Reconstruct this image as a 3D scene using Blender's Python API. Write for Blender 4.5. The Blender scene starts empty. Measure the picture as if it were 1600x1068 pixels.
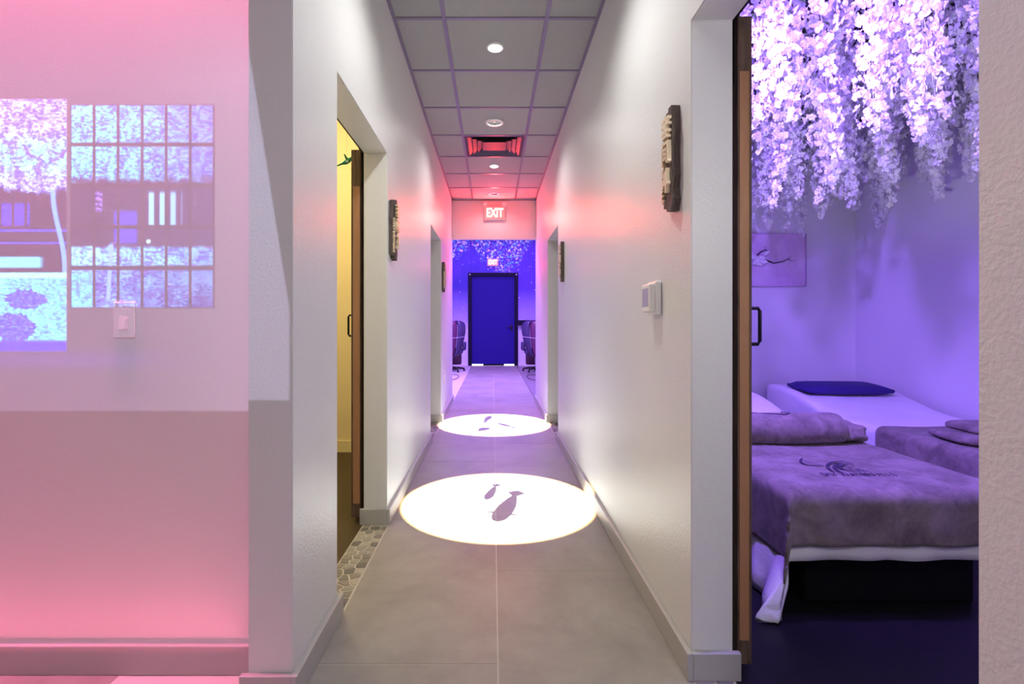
import bpy, bmesh, math, random
from mathutils import Vector, Matrix
random.seed(7)
PI = math.pi
SC = bpy.context.scene
COL = SC.collection

# ------------------------------------------------------------------ camera
CAMZ, F, VPX, VPY = 1.12, 780.0, 770.0, 507.0
cam = bpy.data.cameras.new('camera')
cam.sensor_width = 36; cam.lens = F / 1600 * 36
cam.shift_x = (800 - VPX) / 1600; cam.shift_y = -(534 - VPY) / 1600
cam.clip_start = 0.02
camo = bpy.data.objects.new('camera', cam)
camo.location = (0, 0, CAMZ); camo.rotation_euler = (PI / 2, 0, 0)
COL.objects.link(camo); SC.camera = camo

# ------------------------------------------------------------------ world, exposure
w = bpy.data.worlds.new('world'); SC.world = w; w.use_nodes = True
w.node_tree.nodes['Background'].inputs[0].default_value = (0.93, 0.97, 1, 1)
w.node_tree.nodes['Background'].inputs[1].default_value = 1.6
vs = SC.view_settings
vs.view_transform = 'Standard'; vs.look = 'None'; vs.gamma = 1.0; vs.use_curve_mapping = False
vs.exposure = 0.0

# ------------------------------------------------------------------ main planes (metres)
XL, XR = -0.595, 0.630          # corridor wall faces
TH = 0.132                      # wall thickness
HC = 2.931                      # corridor ceiling
YE = 7.35                       # end of the corridor
YF = 13.65                      # far wall
YP = 1.61                       # projection wall in the lobby
DH = 2.085                      # door opening height
OL = [(1.91, 2.81), (4.78, 5.73)]
OR = [(0.65, 1.585), (4.82, 5.73)]

# ------------------------------------------------------------------ node expression helper
class V:
    nt = None
    def __init__(s, k): s.k = k
    @staticmethod
    def m(op, *a):
        n = V.nt.nodes.new('ShaderNodeMath'); n.operation = op
        for i, x in enumerate(a):
            if isinstance(x, V): V.nt.links.new(x.k, n.inputs[i])
            else: n.inputs[i].default_value = float(x)
        return V(n.outputs[0])
    def __add__(a, b): return V.m('ADD', a, b)
    __radd__ = __add__
    def __sub__(a, b): return V.m('SUBTRACT', a, b)
    def __rsub__(a, b): return V.m('SUBTRACT', b, a)
    def __mul__(a, b): return V.m('MULTIPLY', a, b)
    __rmul__ = __mul__
    def __truediv__(a, b): return V.m('DIVIDE', a, b)
    def __lt__(a, b): return V.m('LESS_THAN', a, b)
    def __gt__(a, b): return V.m('GREATER_THAN', a, b)
    def pow(a, b): return V.m('POWER', a, b)
    def abs(a): return V.m('ABSOLUTE', a)
    def fract(a): return V.m('FRACT', a)
    def max(a, b): return V.m('MAXIMUM', a, b)
    def min(a, b): return V.m('MINIMUM', a, b)
    def clamp(a): return V.m('MINIMUM', V.m('MAXIMUM', a, 0), 1)
    def ss(a, lo, hi):            # linear step from lo to hi
        return ((a - lo) / (hi - lo)).clamp()
def band(x, a, b, s=1.0):         # 1 inside a..b with soft edges
    return x.ss(a - s, a + s) * (1 - x.ss(b - s, b + s))
def xyz(x, y, z=0.0):
    n = V.nt.nodes.new('ShaderNodeCombineXYZ')
    for i, c in enumerate((x, y, z)):
        if isinstance(c, V): V.nt.links.new(c.k, n.inputs[i])
        else: n.inputs[i].default_value = c
    return n.outputs[0]
def noise(vec, scale=5, detail=3, rough=0.55, dist=0):
    n = V.nt.nodes.new('ShaderNodeTexNoise')
    n.inputs['Scale'].default_value = scale; n.inputs['Detail'].default_value = detail
    n.inputs['Roughness'].default_value = rough; n.inputs['Distortion'].default_value = dist
    if vec is not None: V.nt.links.new(vec, n.inputs['Vector'])
    return V(n.outputs[0])
def voro(vec, scale, feature='F1', out='Distance', rnd=1.0):
    n = V.nt.nodes.new('ShaderNodeTexVoronoi'); n.feature = feature
    n.inputs['Scale'].default_value = scale; n.inputs['Randomness'].default_value = rnd
    V.nt.links.new(vec, n.inputs['Vector'])
    return V(n.outputs[out]) if out != 'Color' else n.outputs[out]
def mixc(fac, a, b):
    n = V.nt.nodes.new('ShaderNodeMix'); n.data_type = 'RGBA'
    for sock, x in ((n.inputs[0], fac), (n.inputs[6], a), (n.inputs[7], b)):
        if isinstance(x, V): V.nt.links.new(x.k, sock)
        elif isinstance(x, (int, float)): sock.default_value = x
        elif isinstance(x, (tuple, list)): sock.default_value = (*x[:3], 1)
        else: V.nt.links.new(x, sock)
    return n.outputs[2]
def coord(kind='Object'):
    return V.nt.nodes.new('ShaderNodeTexCoord').outputs[kind]
def geom_pos():
    return V.nt.nodes.new('ShaderNodeNewGeometry').outputs['Position']
def sep(vec):
    n = V.nt.nodes.new('ShaderNodeSeparateXYZ'); V.nt.links.new(vec, n.inputs[0])
    return V(n.outputs[0]), V(n.outputs[1]), V(n.outputs[2])
def mapping(vec, scale):
    n = V.nt.nodes.new('ShaderNodeMapping'); n.inputs['Scale'].default_value = scale
    V.nt.links.new(vec, n.inputs[0]); return n.outputs[0]

MATS = {}
def mat(name, color=(0.5, 0.5, 0.5), rough=0.5, metal=0.0, emit=None, estr=0.0, build=None, spec=None, trans=0.0):
    if name in MATS: return MATS[name]
    m = bpy.data.materials.new(name); m.use_nodes = True
    V.nt = m.node_tree
    b = m.node_tree.nodes['Principled BSDF']
    b.inputs['Base Color'].default_value = (*color, 1)
    b.inputs['Roughness'].default_value = rough
    b.inputs['Metallic'].default_value = metal
    if spec is not None: b.inputs['Specular IOR Level'].default_value = spec
    if emit:
        b.inputs['Emission Color'].default_value = (*emit, 1)
        b.inputs['Emission Strength'].default_value = estr
    if trans: b.inputs['Transmission Weight'].default_value = trans
    if build: build(m.node_tree, b)
    MATS[name] = m
    return m
def link(nt, a, b): nt.links.new(a.k if isinstance(a, V) else a, b)
def bump(nt, b, h, strength=0.3, dist=0.01):
    n = nt.nodes.new('ShaderNodeBump'); n.inputs['Strength'].default_value = strength
    n.inputs['Distance'].default_value = dist
    link(nt, h, n.inputs['Height']); nt.links.new(n.outputs[0], b.inputs['Normal'])

def _paint(c1, c2, bs=130, st=0.22):
    def f(nt, b):
        p = geom_pos()
        link(nt, mixc(noise(p, 1.3, 4), c1, c2), b.inputs['Base Color'])
        h = noise(p, bs, 3, 0.5) + 0.5 * noise(p, bs * 0.35, 2)
        bump(nt, b, h, st, 0.004)
    return f
def _wood(c1, c2, scale=(18, 18, 1.2), st=0.4):
    def f(nt, b):
        p = mapping(geom_pos(), scale)
        g = noise(p, 3.0, 6, 0.65, 1.2)
        link(nt, mixc(g.ss(0.3, 0.7), c1, c2), b.inputs['Base Color'])
        bump(nt, b, g, st, 0.01)
    return f
def _tile(nt, b):
    p = geom_pos()
    oi = nt.nodes.new('ShaderNodeObjectInfo')
    n = noise(p, 2.2, 8, 0.62, 0.6); n2 = noise(p, 14, 5, 0.6, 0.4); n3 = noise(p, 0.9, 3)
    k = (n * 0.6 + n2 * 0.25 + n3 * 0.25 + V(oi.outputs['Random']) * 0.12).ss(0.36, 0.78)
    link(nt, mixc(k, (0.205, 0.19, 0.174), (0.37, 0.347, 0.318)), b.inputs['Base Color'])
    link(nt, 0.30 + n2 * 0.22, b.inputs['Roughness'])
    bump(nt, b, n2, 0.08, 0.01)
def _plush(c1, c2, wf=360):
    def f(nt, b):
        p = geom_pos(); x, y, z = sep(p)
        n = noise(p, 9, 5, 0.6, 0.8); n2 = noise(p, 55, 3)
        w1 = V.m('SINE', (x + z * 0.7) * wf * 2.2) * V.m('SINE', (y + z * 0.72) * wf * 2.2)
        link(nt, mixc((n * 0.75 + n2 * 0.25 + w1 * 0.07).ss(0.36, 0.66), c1, c2), b.inputs['Base Color'])
        b.inputs['Sheen Weight'].default_value = 0.15
        bump(nt, b, w1 * 0.4 + n2, 0.35, 0.004)
    return f

M_wall = mat('grey_wall_paint', rough=0.36, build=_paint((0.685, 0.70, 0.695), (0.735, 0.75, 0.745), 130, 0.34))
M_wall2 = mat('smooth_grey_lobby_paint', rough=0.6, build=_paint((0.69, 0.695, 0.69), (0.73, 0.735, 0.73), 130, 0.06))
M_base = mat('grey_baseboard_paint', (0.42, 0.415, 0.40), 0.35)
M_room = mat('white_room_paint', rough=0.7, build=_paint((0.72, 0.70, 0.72), (0.77, 0.76, 0.77), 130, 0.12))
M_yellow = mat('yellow_room_paint', rough=0.7, build=_paint((0.82, 0.70, 0.42), (0.86, 0.74, 0.46), 130, 0.12))
M_tile = mat('stone_floor_tile', build=_tile, spec=0.3)
M_grout = mat('floor_grout', (0.52, 0.50, 0.47), 0.85)
def _ceiltile(nt, b):
    p = geom_pos(); n = noise(p, 220, 2, 0.5)
    link(nt, mixc(n.ss(0.42, 0.58), (0.34, 0.34, 0.345), (0.40, 0.40, 0.405)), b.inputs['Base Color'])
    bump(nt, b, n, 0.5, 0.004)
M_ct = mat('grey_ceiling_tile', rough=0.9, build=_ceiltile)
M_grid = mat('ceiling_grid_metal', (0.22, 0.20, 0.26), 0.35, 0.5)
M_dark = mat('dark_floor', rough=0.5, spec=0.25, build=lambda nt, b: link(nt, mixc(noise(geom_pos(), 6, 5), (0.004, 0.004, 0.005), (0.012, 0.0115, 0.012)), b.inputs['Base Color']))
M_brownfloor = mat('dark_brown_floor', rough=0.5, build=_wood((0.045, 0.03, 0.015), (0.075, 0.05, 0.025), (14, 1.2, 14), 0.2))
M_plank = mat('grey_plank_floor', rough=0.4, build=_wood((0.16, 0.14, 0.16), (0.26, 0.23, 0.25), (1.0, 9, 9), 0.15))
M_blackceil = mat('black_ceiling_paint', (0.035, 0.033, 0.045), 0.8)
M_wood = mat('weathered_brown_wood', rough=0.7, build=_wood((0.045, 0.028, 0.018), (0.19, 0.12, 0.075)))
M_edge = mat('brown_edge_band', rough=0.55, build=_wood((0.34, 0.165, 0.075), (0.43, 0.22, 0.105), (9, 9, 0.7), 0.08))
M_blackmetal = mat('black_metal', (0.012, 0.012, 0.014), 0.4, 0.4)
M_white = mat('white_plastic', (0.86, 0.86, 0.84), 0.35)
M_ring = mat('white_light_trim', (0.85, 0.85, 0.85), 0.4)
M_refl = mat('silver_reflector', (0.65, 0.65, 0.67), 0.25, 0.9)
M_lamp = mat('lit_lamp_lens', (1, 1, 1), 0.5, emit=(1, 0.98, 0.95), estr=25)
M_brown = mat('brown_plush_fabric', rough=0.95, build=_plush((0.125, 0.10, 0.088), (0.29, 0.24, 0.215)))
def _linen(nt, b):
    n = noise(geom_pos(), 6, 4, 0.5, 0.5)
    link(nt, mixc(n, (0.78, 0.77, 0.79), (0.86, 0.85, 0.86)), b.inputs['Base Color'])
    bump(nt, b, n + 0.2 * noise(geom_pos(), 60, 2), 0.35, 0.02)
M_linen = mat('white_cotton_sheet', rough=0.85, build=_linen)
M_navy = mat('navy_velvet', (0.03, 0.015, 0.16), 0.9)
M_blackvinyl = mat('black_vinyl', (0.005, 0.005, 0.006), 0.6, spec=0.15)
M_logo = mat('dark_embroidery', (0.03, 0.02, 0.05), 0.8)

# ------------------------------------------------------------------ mesh helpers
def obj(name, bm, m, parent=None, smooth=False, loc=None):
    me = bpy.data.meshes.new(name)
    if isinstance(bm, bmesh.types.BMesh):
        bm.normal_update(); bm.to_mesh(me); bm.free()
    else:
        me = bm
    if smooth:
        for p in me.polygons: p.use_smooth = True
    ms = m if isinstance(m, (list, tuple)) else [m]
    if len(me.materials) == 0:
        for x in ms: me.materials.append(x)
    o = bpy.data.objects.new(name, me); COL.objects.link(o)
    if parent is not None: o.parent = parent
    if loc is not None: o.location = loc
    return o
def empty(name, loc=(0, 0, 0), rz=0.0):
    o = bpy.data.objects.new(name, None); COL.objects.link(o)
    o.location = loc; o.rotation_euler = (0, 0, rz); o.empty_display_size = 0.1
    return o
def tag(o, label, cat=None, group=None, kind=None):
    o['label'] = label
    if cat: o['category'] = cat
    if group: o['group'] = group
    if kind: o['kind'] = kind
    return o
def box(bm, x0, x1, y0, y1, z0, z1, bev=0.0):
    r = bmesh.ops.create_cube(bm, size=1)
    vs_ = r['verts']
    for v in vs_:
        v.co = Vector(((x0 + x1) / 2 + v.co.x * (x1 - x0), (y0 + y1) / 2 + v.co.y * (y1 - y0), (z0 + z1) / 2 + v.co.z * (z1 - z0)))
    if bev > 0:
        es = list({e for v in vs_ for e in v.link_edges})
        bmesh.ops.bevel(bm, geom=es, offset=bev, segments=2, affect='EDGES', profile=0.5)
    return bm
def bx(*a, bev=0.0): return box(bmesh.new(), *a, bev=bev)
def prism(bm, pts, f0, f1):
    """extrude a polygon; f0/f1 map a 2-D point to the two end positions"""
    a = [bm.verts.new(f0(p)) for p in pts]; b = [bm.verts.new(f1(p)) for p in pts]
    n = len(pts)
    bm.faces.new(a); bm.faces.new(b[::-1])
    for i in range(n):
        bm.faces.new((a[i], b[i], b[(i + 1) % n], a[(i + 1) % n]))
    bmesh.ops.recalc_face_normals(bm, faces=bm.faces)
    return bm
def tube(bm, pts, r, seg=8, cap=True):
    pts = [Vector(p) for p in pts]; n = len(pts)
    rs = r if isinstance(r, (list, tuple)) else [r] * n
    rings = []; up = Vector((0.13, 0.27, 0.95))
    for i, p in enumerate(pts):
        t = (pts[min(i + 1, n - 1)] - pts[max(i - 1, 0)]).normalized()
        s = t.cross(up)
        if s.length < 1e-3: s = t.cross(Vector((1, 0, 0)))
        s.normalize(); q = s.cross(t)
        rings.append([bm.verts.new(p + (s * math.cos(2 * PI * k / seg) + q * math.sin(2 * PI * k / seg)) * rs[i]) for k in range(seg)])
    for i in range(n - 1):
        for k in range(seg):
            bm.faces.new((rings[i][k], rings[i][(k + 1) % seg], rings[i + 1][(k + 1) % seg], rings[i + 1][k]))
    if cap:
        bm.faces.new(rings[0][::-1]); bm.faces.new(rings[-1])
    return bm
def lathe(bm, prof, c=(0, 0, 0), seg=28):
    rings = []
    for r, z in prof:
        rings.append([bm.verts.new((c[0] + r * math.cos(2 * PI * k / seg), c[1] + r * math.sin(2 * PI * k / seg), c[2] + z)) for k in range(seg)])
    for i in range(len(prof) - 1):
        for k in range(seg):
            bm.faces.new((rings[i][k], rings[i][(k + 1) % seg], rings[i + 1][(k + 1) % seg], rings[i + 1][k]))
    return bm
def text_mesh(s, size, depth, align='CENTER', bold=0.0):
    c = bpy.data.curves.new('lettering', 'FONT'); c.body = s; c.size = size; c.extrude = depth / 2
    c.align_x = align; c.align_y = 'CENTER'; c.resolution_u = 3; c.offset = bold
    o = bpy.data.objects.new('lettering', c); COL.objects.link(o)
    bpy.context.view_layer.update()
    me = bpy.data.meshes.new_from_object(o.evaluated_get(bpy.context.evaluated_depsgraph_get()))
    bpy.data.objects.remove(o); bpy.data.curves.remove(c)
    me.materials.clear()
    return me
def px(u, v, Y): return Vector(((u - VPX) * Y / F, Y, CAMZ + (VPY - v) * Y / F))
def px_on_z(u, v, z):
    Y = (CAMZ - z) * F / (v - VPY); return Vector(((u - VPX) * Y / F, Y, z))

# ------------------------------------------------------------------ lights
def light(name, kind, loc, energy, color, size=0.05, rot=(0, 0, 0), size_y=None, spot=None, blend=0.3):
    l = bpy.data.lights.new(name, kind); l.energy = energy; l.color = color
    if kind == 'AREA':
        l.size = size
        if size_y: l.shape = 'RECTANGLE'; l.size_y = size_y
    else:
        l.shadow_soft_size = size
    if spot: l.spot_size = spot; l.spot_blend = blend
    o = bpy.data.objects.new(name, l); COL.objects.link(o); o.location = loc; o.rotation_euler = rot
    return o
PINK = (1.0, 0.22, 0.46)
def aim(o, d, spread=None):
    o.rotation_euler = Vector(d).to_track_quat('-Z', 'Y').to_euler()
    if spread: o.data.spread = math.radians(spread)
    return o
light('lobby_ceiling_lamp', 'AREA', (0.15, -0.8, 2.85), 30, (0.96, 1.0, 0.99), 0.8)
light('lobby_pink_lamp', 'POINT', (-2.6, -0.05, 2.3), 2, PINK, 0.0)
aim(light('pink_led_cove', 'AREA', (-2.25, 1.535, 2.90), 48, PINK, 3.0, size_y=0.03), (0, 0.05, -1), 75)
aim(light('floor_led_strip_light', 'AREA', (-2.25, 1.525, 0.012), 3.2, (1.0, 0.13, 0.26), 2.9, size_y=0.012), (0, 0.10, 1), 90)
light('far_room_led', 'AREA', (0.0, 9.2, 3.62), 560, (0.44, 0.24, 1.0), 1.6)
light('far_room_wall_washer', 'AREA', (0.0, 13.0, 3.5), 45, (0.42, 0.2, 1.0), 4.0, size_y=0.3)
aim(light('massage_room_violet_lamp', 'SPOT', (1.28, 1.66, 2.66), 120, (0.29, 0.145, 1.0), 0.03, spot=math.radians(165), blend=0.25), (0.40, 0.75, -0.55))
aim(light('massage_room_violet_fill', 'SPOT', (0.95, 2.0, 2.30), 350, (0.28, 0.135, 1.0), 0.05, spot=math.radians(140), blend=0.5), (0.68, 0.6, -0.50))  # added fill hidden behind the sliding door, brightens the violet walls
light('massage_room_white_fill', 'POINT', (0.92, 0.40, 1.65), 17, (1.0, 0.97, 0.88), 0.0)  # added neutral fill without a fixture, for the bed front and near blossoms
aim(light('massage_room_blossom_fill', 'SPOT', (0.98, 1.63, 1.05), 75, (0.97, 1.0, 0.90), 0.0, spot=math.radians(95), blend=0.6), (0.42, 0.42, 0.85))  # invented upward fill, there only to whiten the hanging blossoms
light('yellow_room_lamp', 'POINT', (-1.45, 3.1, 2.5), 48, (1.0, 0.80, 0.40), 0.12)
aim(light('exit_sign_glow', 'SPOT', (0.028, 7.215, 2.66), 60, (1.0, 0.055, 0.045), 0.0, spot=math.radians(172), blend=0.15), (0, -1, 0))
aim(light('far_exit_sign_glow', 'SPOT', (0.0, 13.58, 2.72), 25, (1.0, 0.03, 0.12), 0.0, spot=math.radians(172), blend=0.15), (0, -1, -0.2))
for y, e in ((2.045, 58), (4.485, 40), (6.925, 8)):
    light('corridor_downlight_lamp', 'SPOT', (0.016, y, 2.92), e, (1, 0.98, 0.95), 0.05, spot=math.radians(150), blend=0.8)

# fish gobo projectors: the lamp's own picture, in metres on the floor below it
LAMPH = 2.885
def fish(x, y, hx, hy, tx, ty, wd, soft=0.006):
    L = math.hypot(tx - hx, ty - hy); ax, ay = (tx - hx) / L, (ty - hy) / L
    t = ((x - hx) * ax + (y - hy) * ay) / L
    s = ((x - hx) * (-ay) + (y - hy) * ax).abs()
    tc = t.clamp()
    half = 1.75 * wd * tc.max(0.0001).pow(0.42) * (1.02 - tc).max(0.0001).pow(0.85)
    tail = (((t - 0.86).max(0) * L * 0.72) - (t - 1.04).max(0) * L * 1.9) * (t < 1.14)
    q1 = (1 - (t - 0.24).max(0) / 0.15).max(0); q2 = (1 - (t - 0.52).max(0) / 0.12).max(0)
    fin = q1 * q1 * wd * 1.75 * (t > 0.24) ; fin2 = q2 * q2 * wd * 1.35 * (t > 0.52)
    h = half.max(tail).max(fin).max(fin2) * (t < 1.14) - 0.002
    return ((h - s) / soft + 0.5).clamp() * (t > -0.01)
def gobo(name, lx, ly, cx, cy, R, fishes, energy):
    o = light(name, 'SPOT', (lx, ly, LAMPH), energy, (0.93, 1.0, 0.985), 0.0, spot=math.radians(32), blend=0.0)
    l = o.data; l.use_nodes = True; V.nt = nt = l.node_tree
    em = [n for n in nt.nodes if n.type == 'EMISSION'][0]
    nx, ny, nz = sep(coord('Normal'))
    x = lx + nx / (0 - nz) * LAMPH; y = ly + ny / (0 - nz) * LAMPH
    r = V.m('SQRT', (x - cx) * (x - cx) + (y - cy) * (y - cy))
    disc = 1 - r.ss(R - 0.012, R + 0.004)
    fringe = r.ss(R - 0.035, R - 0.006)
    halo = (1 - r.ss(R, R + 0.16)) * 0.012
    f = None
    for a in fishes:
        k = fish(x, y, *a); f = k if f is None else f.max(k)
    c = mixc(fringe, (1, 1, 1), (1.0, 0.55, 0.16))
    c = mixc(disc * (1 - f * 0.985) , (0.0, 0.0, 0.0), c)
    nt.links.new(c, em.inputs['Color'])
    link(nt, 1.0 + halo * 0, em.inputs['Strength'])
    return o
def fl(u, v):
    p = px_on_z(u, v, 0); return p.x, p.y
gobo('fish_projector_beam', 0.02, 3.265, 0.035, 3.155, 0.615,
     [(*fl(776, 814), *fl(806, 771), 0.075), (*fl(760, 780), *fl(775, 758), 0.040)], 3000)
gobo('fish_projector_beam', 0.02, 5.705, 0.015, 5.635, 0.64,
     [(*fl(765.5, 649.8), *fl(757.5, 658.5), 0.05), (*fl(761, 667.5), *fl(749, 673), 0.075), (*fl(778, 660.8), *fl(802, 667.2), 0.04)], 3000)

# garden picture thrown on the lobby wall by a beamer near the ceiling
PX, PY, PZ = -1.2, -2.2, 2.48
def garden_beam():
    o = light('garden_projector_beam', 'SPOT', (PX, PY, PZ), 1800, (1, 1, 1), 0.0, rot=(PI / 2, 0, 0), spot=math.radians(75), blend=0.0)
    l = o.data; l.use_nodes = True; V.nt = nt = l.node_tree
    em = [n for n in nt.nodes if n.type == 'EMISSION'][0]
    nx, ny, nz = sep(coord('Normal'))
    D = YP - PY
    wx = PX + D * (nx / (0 - nz)); wz = PZ + D * (ny / (0 - nz))
    U = VPX + (F / YP) * wx; W = VPY - (F / YP) * (wz - CAMZ)        # wall position in drawing units
    p = xyz(U * 0.01, W * 0.01)
    fine = noise(mapping(p, (1, 1.5, 1)), 16, 5, 0.65); mid = noise(p, 5.5, 4, 0.6, 0.5); big = noise(p, 2.2, 2)
    leaf = (fine * 0.75 + mid * 0.55).ss(0.56, 0.74)
    BLUE = (0.10, 0.06, 0.75)
    # --- left, open part: pink maple, trunk, veranda, lawn, stones
    fol = mixc(leaf, (0.30, 0.16, 0.75), (0.95, 0.72, 1.0))
    fol = mixc(band(W, 218, 268, 16) * mid.ss(0.35, 0.6), fol, mixc(leaf, (0.15, 0.35, 0.85), (0.6, 0.95, 1.0)))
    house = mixc(band((U * 0.05).fract(), 0.12, 0.9, 0.05) * band(W, 318, 352, 3) * (1 - U.ss(44, 48)), (0.03, 0.015, 0.14), (0.10, 0.08, 0.80))
    house = mixc(band(W, 358, 362, 1) + band(W, 378, 381, 1), house, (0.16, 0.13, 0.8))
    edge = 300 + 34 * (mid - 0.5) - (U - 60).abs() * 0.10
    c = mixc((W - edge).ss(-4, 6), fol, house)
    trunk = band(U - (82 + (W - 300).max(0) * 0.10 + 4 * V.m('SINE', W * 0.035)), 0, 8, 1.2) * band(W, 296, 436, 3)
    c = mixc(trunk, c, mixc(fine, (0.30, 0.28, 0.95), (0.55, 0.70, 1.0)))
    lawn = mixc((fine * 0.8 + mid * 0.4).ss(0.45, 0.75), (0.18, 0.30, 0.85), (0.55, 0.95, 0.95))
    c = mixc(band(W, 401, 418, 2) * (1 - U.ss(60, 70)), c, (0.45, 0.80, 0.98))
    c = mixc(W.ss(424, 427), c, lawn)
    c = mixc(band(W, 426, 434, 1), c, (0.72, 0.95, 1.0))
    r1 = ((U - 40) / 34) * ((U - 40) / 34) + ((W - 468) / 17) * ((W - 468) / 17)
    r2 = ((U - 22) / 36) * ((U - 22) / 36) + ((W - 512) / 24) * ((W - 512) / 24)
    rock = (r1.min(r2) + mid * 0.9 + fine * 0.9) < 1.75
    c = mixc(rock, c, mixc(fine.ss(0.4, 0.7), (0.10, 0.06, 0.60), (0.45, 0.50, 1.0)))
    c = mixc(W.ss(530, 534), c, (0.16, 0.10, 0.85))
    left = c
    # --- right, behind the lattice: the same garden, paler
    tree = mixc((fine * 0.8 + mid * 0.5).ss(0.56, 0.74), (0.16, 0.22, 0.7), (0.50, 0.92, 1.0))
    tree = mixc(U.ss(200, 330) * 0.8, tree, mixc(leaf, (0.30, 0.20, 0.75), (0.75, 0.72, 1.0)))
    dark = (0.06, 0.03, 0.16)
    c = mixc((W - (278 + 30 * (mid - 0.5))).ss(-5, 8), tree, dark)
    pan = band(((U - 228) / 17.0).fract(), 0.25, 0.75, 0.08) * band(W, 300, 356, 3) * band(U, 228, 284, 2)
    c = mixc(pan, c, (0.75, 0.85, 1.0))
    c = mixc(band(U, 178, 214, 2) * band(W, 330, 380, 4) * 0.8, c, (0.18, 0.12, 0.9))
    c = mixc(band(U, 145, 160, 1) * band(W, 300, 330, 2) * fine.ss(0.4, 0.6), c, (0.85, 0.35, 0.95))
    shr = band(W + 12 * (mid - 0.5), 386, 416, 3)
    c = mixc(shr, c, mixc(leaf, (0.25, 0.25, 0.8), (0.72, 0.95, 1.0)))
    c = mixc(W.ss(417, 421), c, mixc((fine * 0.6 + big * 0.5).ss(0.48, 0.66), (0.16, 0.09, 0.5), (0.55, 0.70, 1.0)))
    c = mixc(band(U, 108, 146, 1) * W.ss(424, 428), c, lawn)
    c = mixc(band(U - (W - 400) * -0.06, 170, 176, 1) * band(W, 380, 470, 4), c, (0.6, 0.6, 1.0))
    spot1 = ((U - 232) * (U - 232) + (W - 377) * (W - 377)) < 12
    c = mixc(spot1, c, (1, 1, 0.95))
    fade = U.ss(100, 345)
    c = mixc(fade * 0.55, c, (0.12, 0.08, 0.26))
    pane = band(((U - 110.0) / 37.55).fract(), 0.04, 0.93, 0.03) * band(((W - 163.0) / 64.3).fract(), 0.02, 0.93, 0.02)
    right = mixc(pane, (0.05, 0.03, 0.10), c)
    # --- frame of the picture
    inl = (1 - U.ss(102.5, 105)) * band(W, 155, 548, 1.2)
    inr = band(U, 110, 335.5, 1) * band(W, 163, 481.5, 1)
    glow = mixc(band(W, 552, 572, 12) * (1 - U.ss(80, 380)), (0.044, 0.042, 0.075), (0.05, 0.04, 0.17))
    glow = mixc(U.ss(200, 380), glow, (0.075, 0.070, 0.105))
    c = mixc(inl, glow, left)
    c = mixc(inr, c, right)
    # --- edge of the light cone
    lim = -0.714 + (1.95 - wz).max(0).min(0.83) * 0.157
    cone = (1 - (wx - lim).ss(-0.004, 0.004)) * (wz - 0.842).ss(-0.004, 0.004) * (1 - wz.ss(1.9, 2.25))
    sq = nt.nodes.new('ShaderNodeMix'); sq.data_type = 'RGBA'; sq.blend_type = 'MULTIPLY'; sq.inputs[0].default_value = 0.85
    nt.links.new(c, sq.inputs[6]); nt.links.new(c, sq.inputs[7])
    tint = nt.nodes.new('ShaderNodeMix'); tint.data_type = 'RGBA'; tint.blend_type = 'MULTIPLY'; tint.inputs[0].default_value = 1.0
    nt.links.new(sq.outputs[2], tint.inputs[6]); tint.inputs[7].default_value = (0.42, 0.92, 1.0, 1)
    c = mixc(inl.max(inr), c, tint.outputs[2])
    c = mixc(cone, (0, 0, 0), c)
    nt.links.new(c, em.inputs['Color'])
garden_beam()

# ================================================================== STRUCTURE
def struct(name, bm, m, label, **k):
    return tag(obj(name, bm, m, **k), label, kind='structure')
def wall_x(name, x0, x1, y0, y1, h, opens, m, label):
    pts = [(y0, 0)]
    for a, b in opens: pts += [(a, 0), (a, DH), (b, DH), (b, 0)]
    pts += [(y1, 0), (y1, h), (y0, h)]
    bm = prism(bmesh.new(), pts, lambda p: (x0, p[0], p[1]), lambda p: (x1, p[0], p[1]))
    bmesh.ops.bevel(bm, geom=list(bm.edges), offset=0.003, segments=2, affect='EDGES')
    return struct(name, bm, m, label)
HW = 3.0
wall_l = wall_x('wall_left', XL - TH, XL, 1.483, YE, HW, OL, M_wall, 'textured grey corridor wall left of the tiled walkway with two doorways')
wall_r = wall_x('wall_right', XR, XR + TH, -3.6, YE, HW, OR, M_wall, 'textured grey corridor wall on the right with the massage room doorway')
struct('wall_lobby', bx(-4.6, XL - TH, YP, YP + 0.12, 0, HW), M_wall2, 'pink lit lobby wall carrying the projected garden picture')
struct('wall_lobby_side', bx(-4.7, -4.6, -3.6, YP + 0.12, 0, HW), M_wall, 'grey side wall closing the lobby')
struct('wall_lobby_back', bx(-4.7, XR + TH, -3.7, -3.6, 0, HW), M_wall, 'grey rear wall of the lobby')
struct('wall_end', bx(XL + 0.001, XR - 0.001, YE - 0.07, YE - 0.002, 2.364, HW), M_wall, 'grey bulkhead over the corridor end carrying the exit sign')
# far lounge
FZ = 3.7
FXL, FXR = -3.2, 3.2
bm = bmesh.new(); box(bm, FXL, XL - TH, YE, YE + 0.1, 0, FZ); struct('wall_lounge_near_left', bm, M_wall, 'lounge wall left of the corridor mouth')
bm = bmesh.new(); box(bm, XR + TH, FXR, YE, YE + 0.1, 0, FZ); struct('wall_lounge_near_right', bm, M_wall, 'lounge wall right of the corridor mouth')
struct('wall_lounge_over', bx(XL - TH, XR + TH, YE, YE + 0.1, HW - 0.05, FZ), M_wall, 'lounge wall above the corridor mouth')
struct('wall_lounge_left', bx(FXL - 0.1, FXL, YE, YF + 0.12, 0, FZ), M_room, 'white lounge side wall behind the left massage chair')
struct('wall_lounge_right', bx(FXR, FXR + 0.1, YE, YF + 0.12, 0, FZ), M_room, 'white lounge side wall behind the right massage chair')
struct('ceiling_lounge', bx(FXL, FXR, YE, YF + 0.12, FZ, FZ + 0.1), M_blackceil, 'dark lounge ceiling beyond the corridor')
DX0, DX1, DZ = -0.674, 0.690, 2.537
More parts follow.
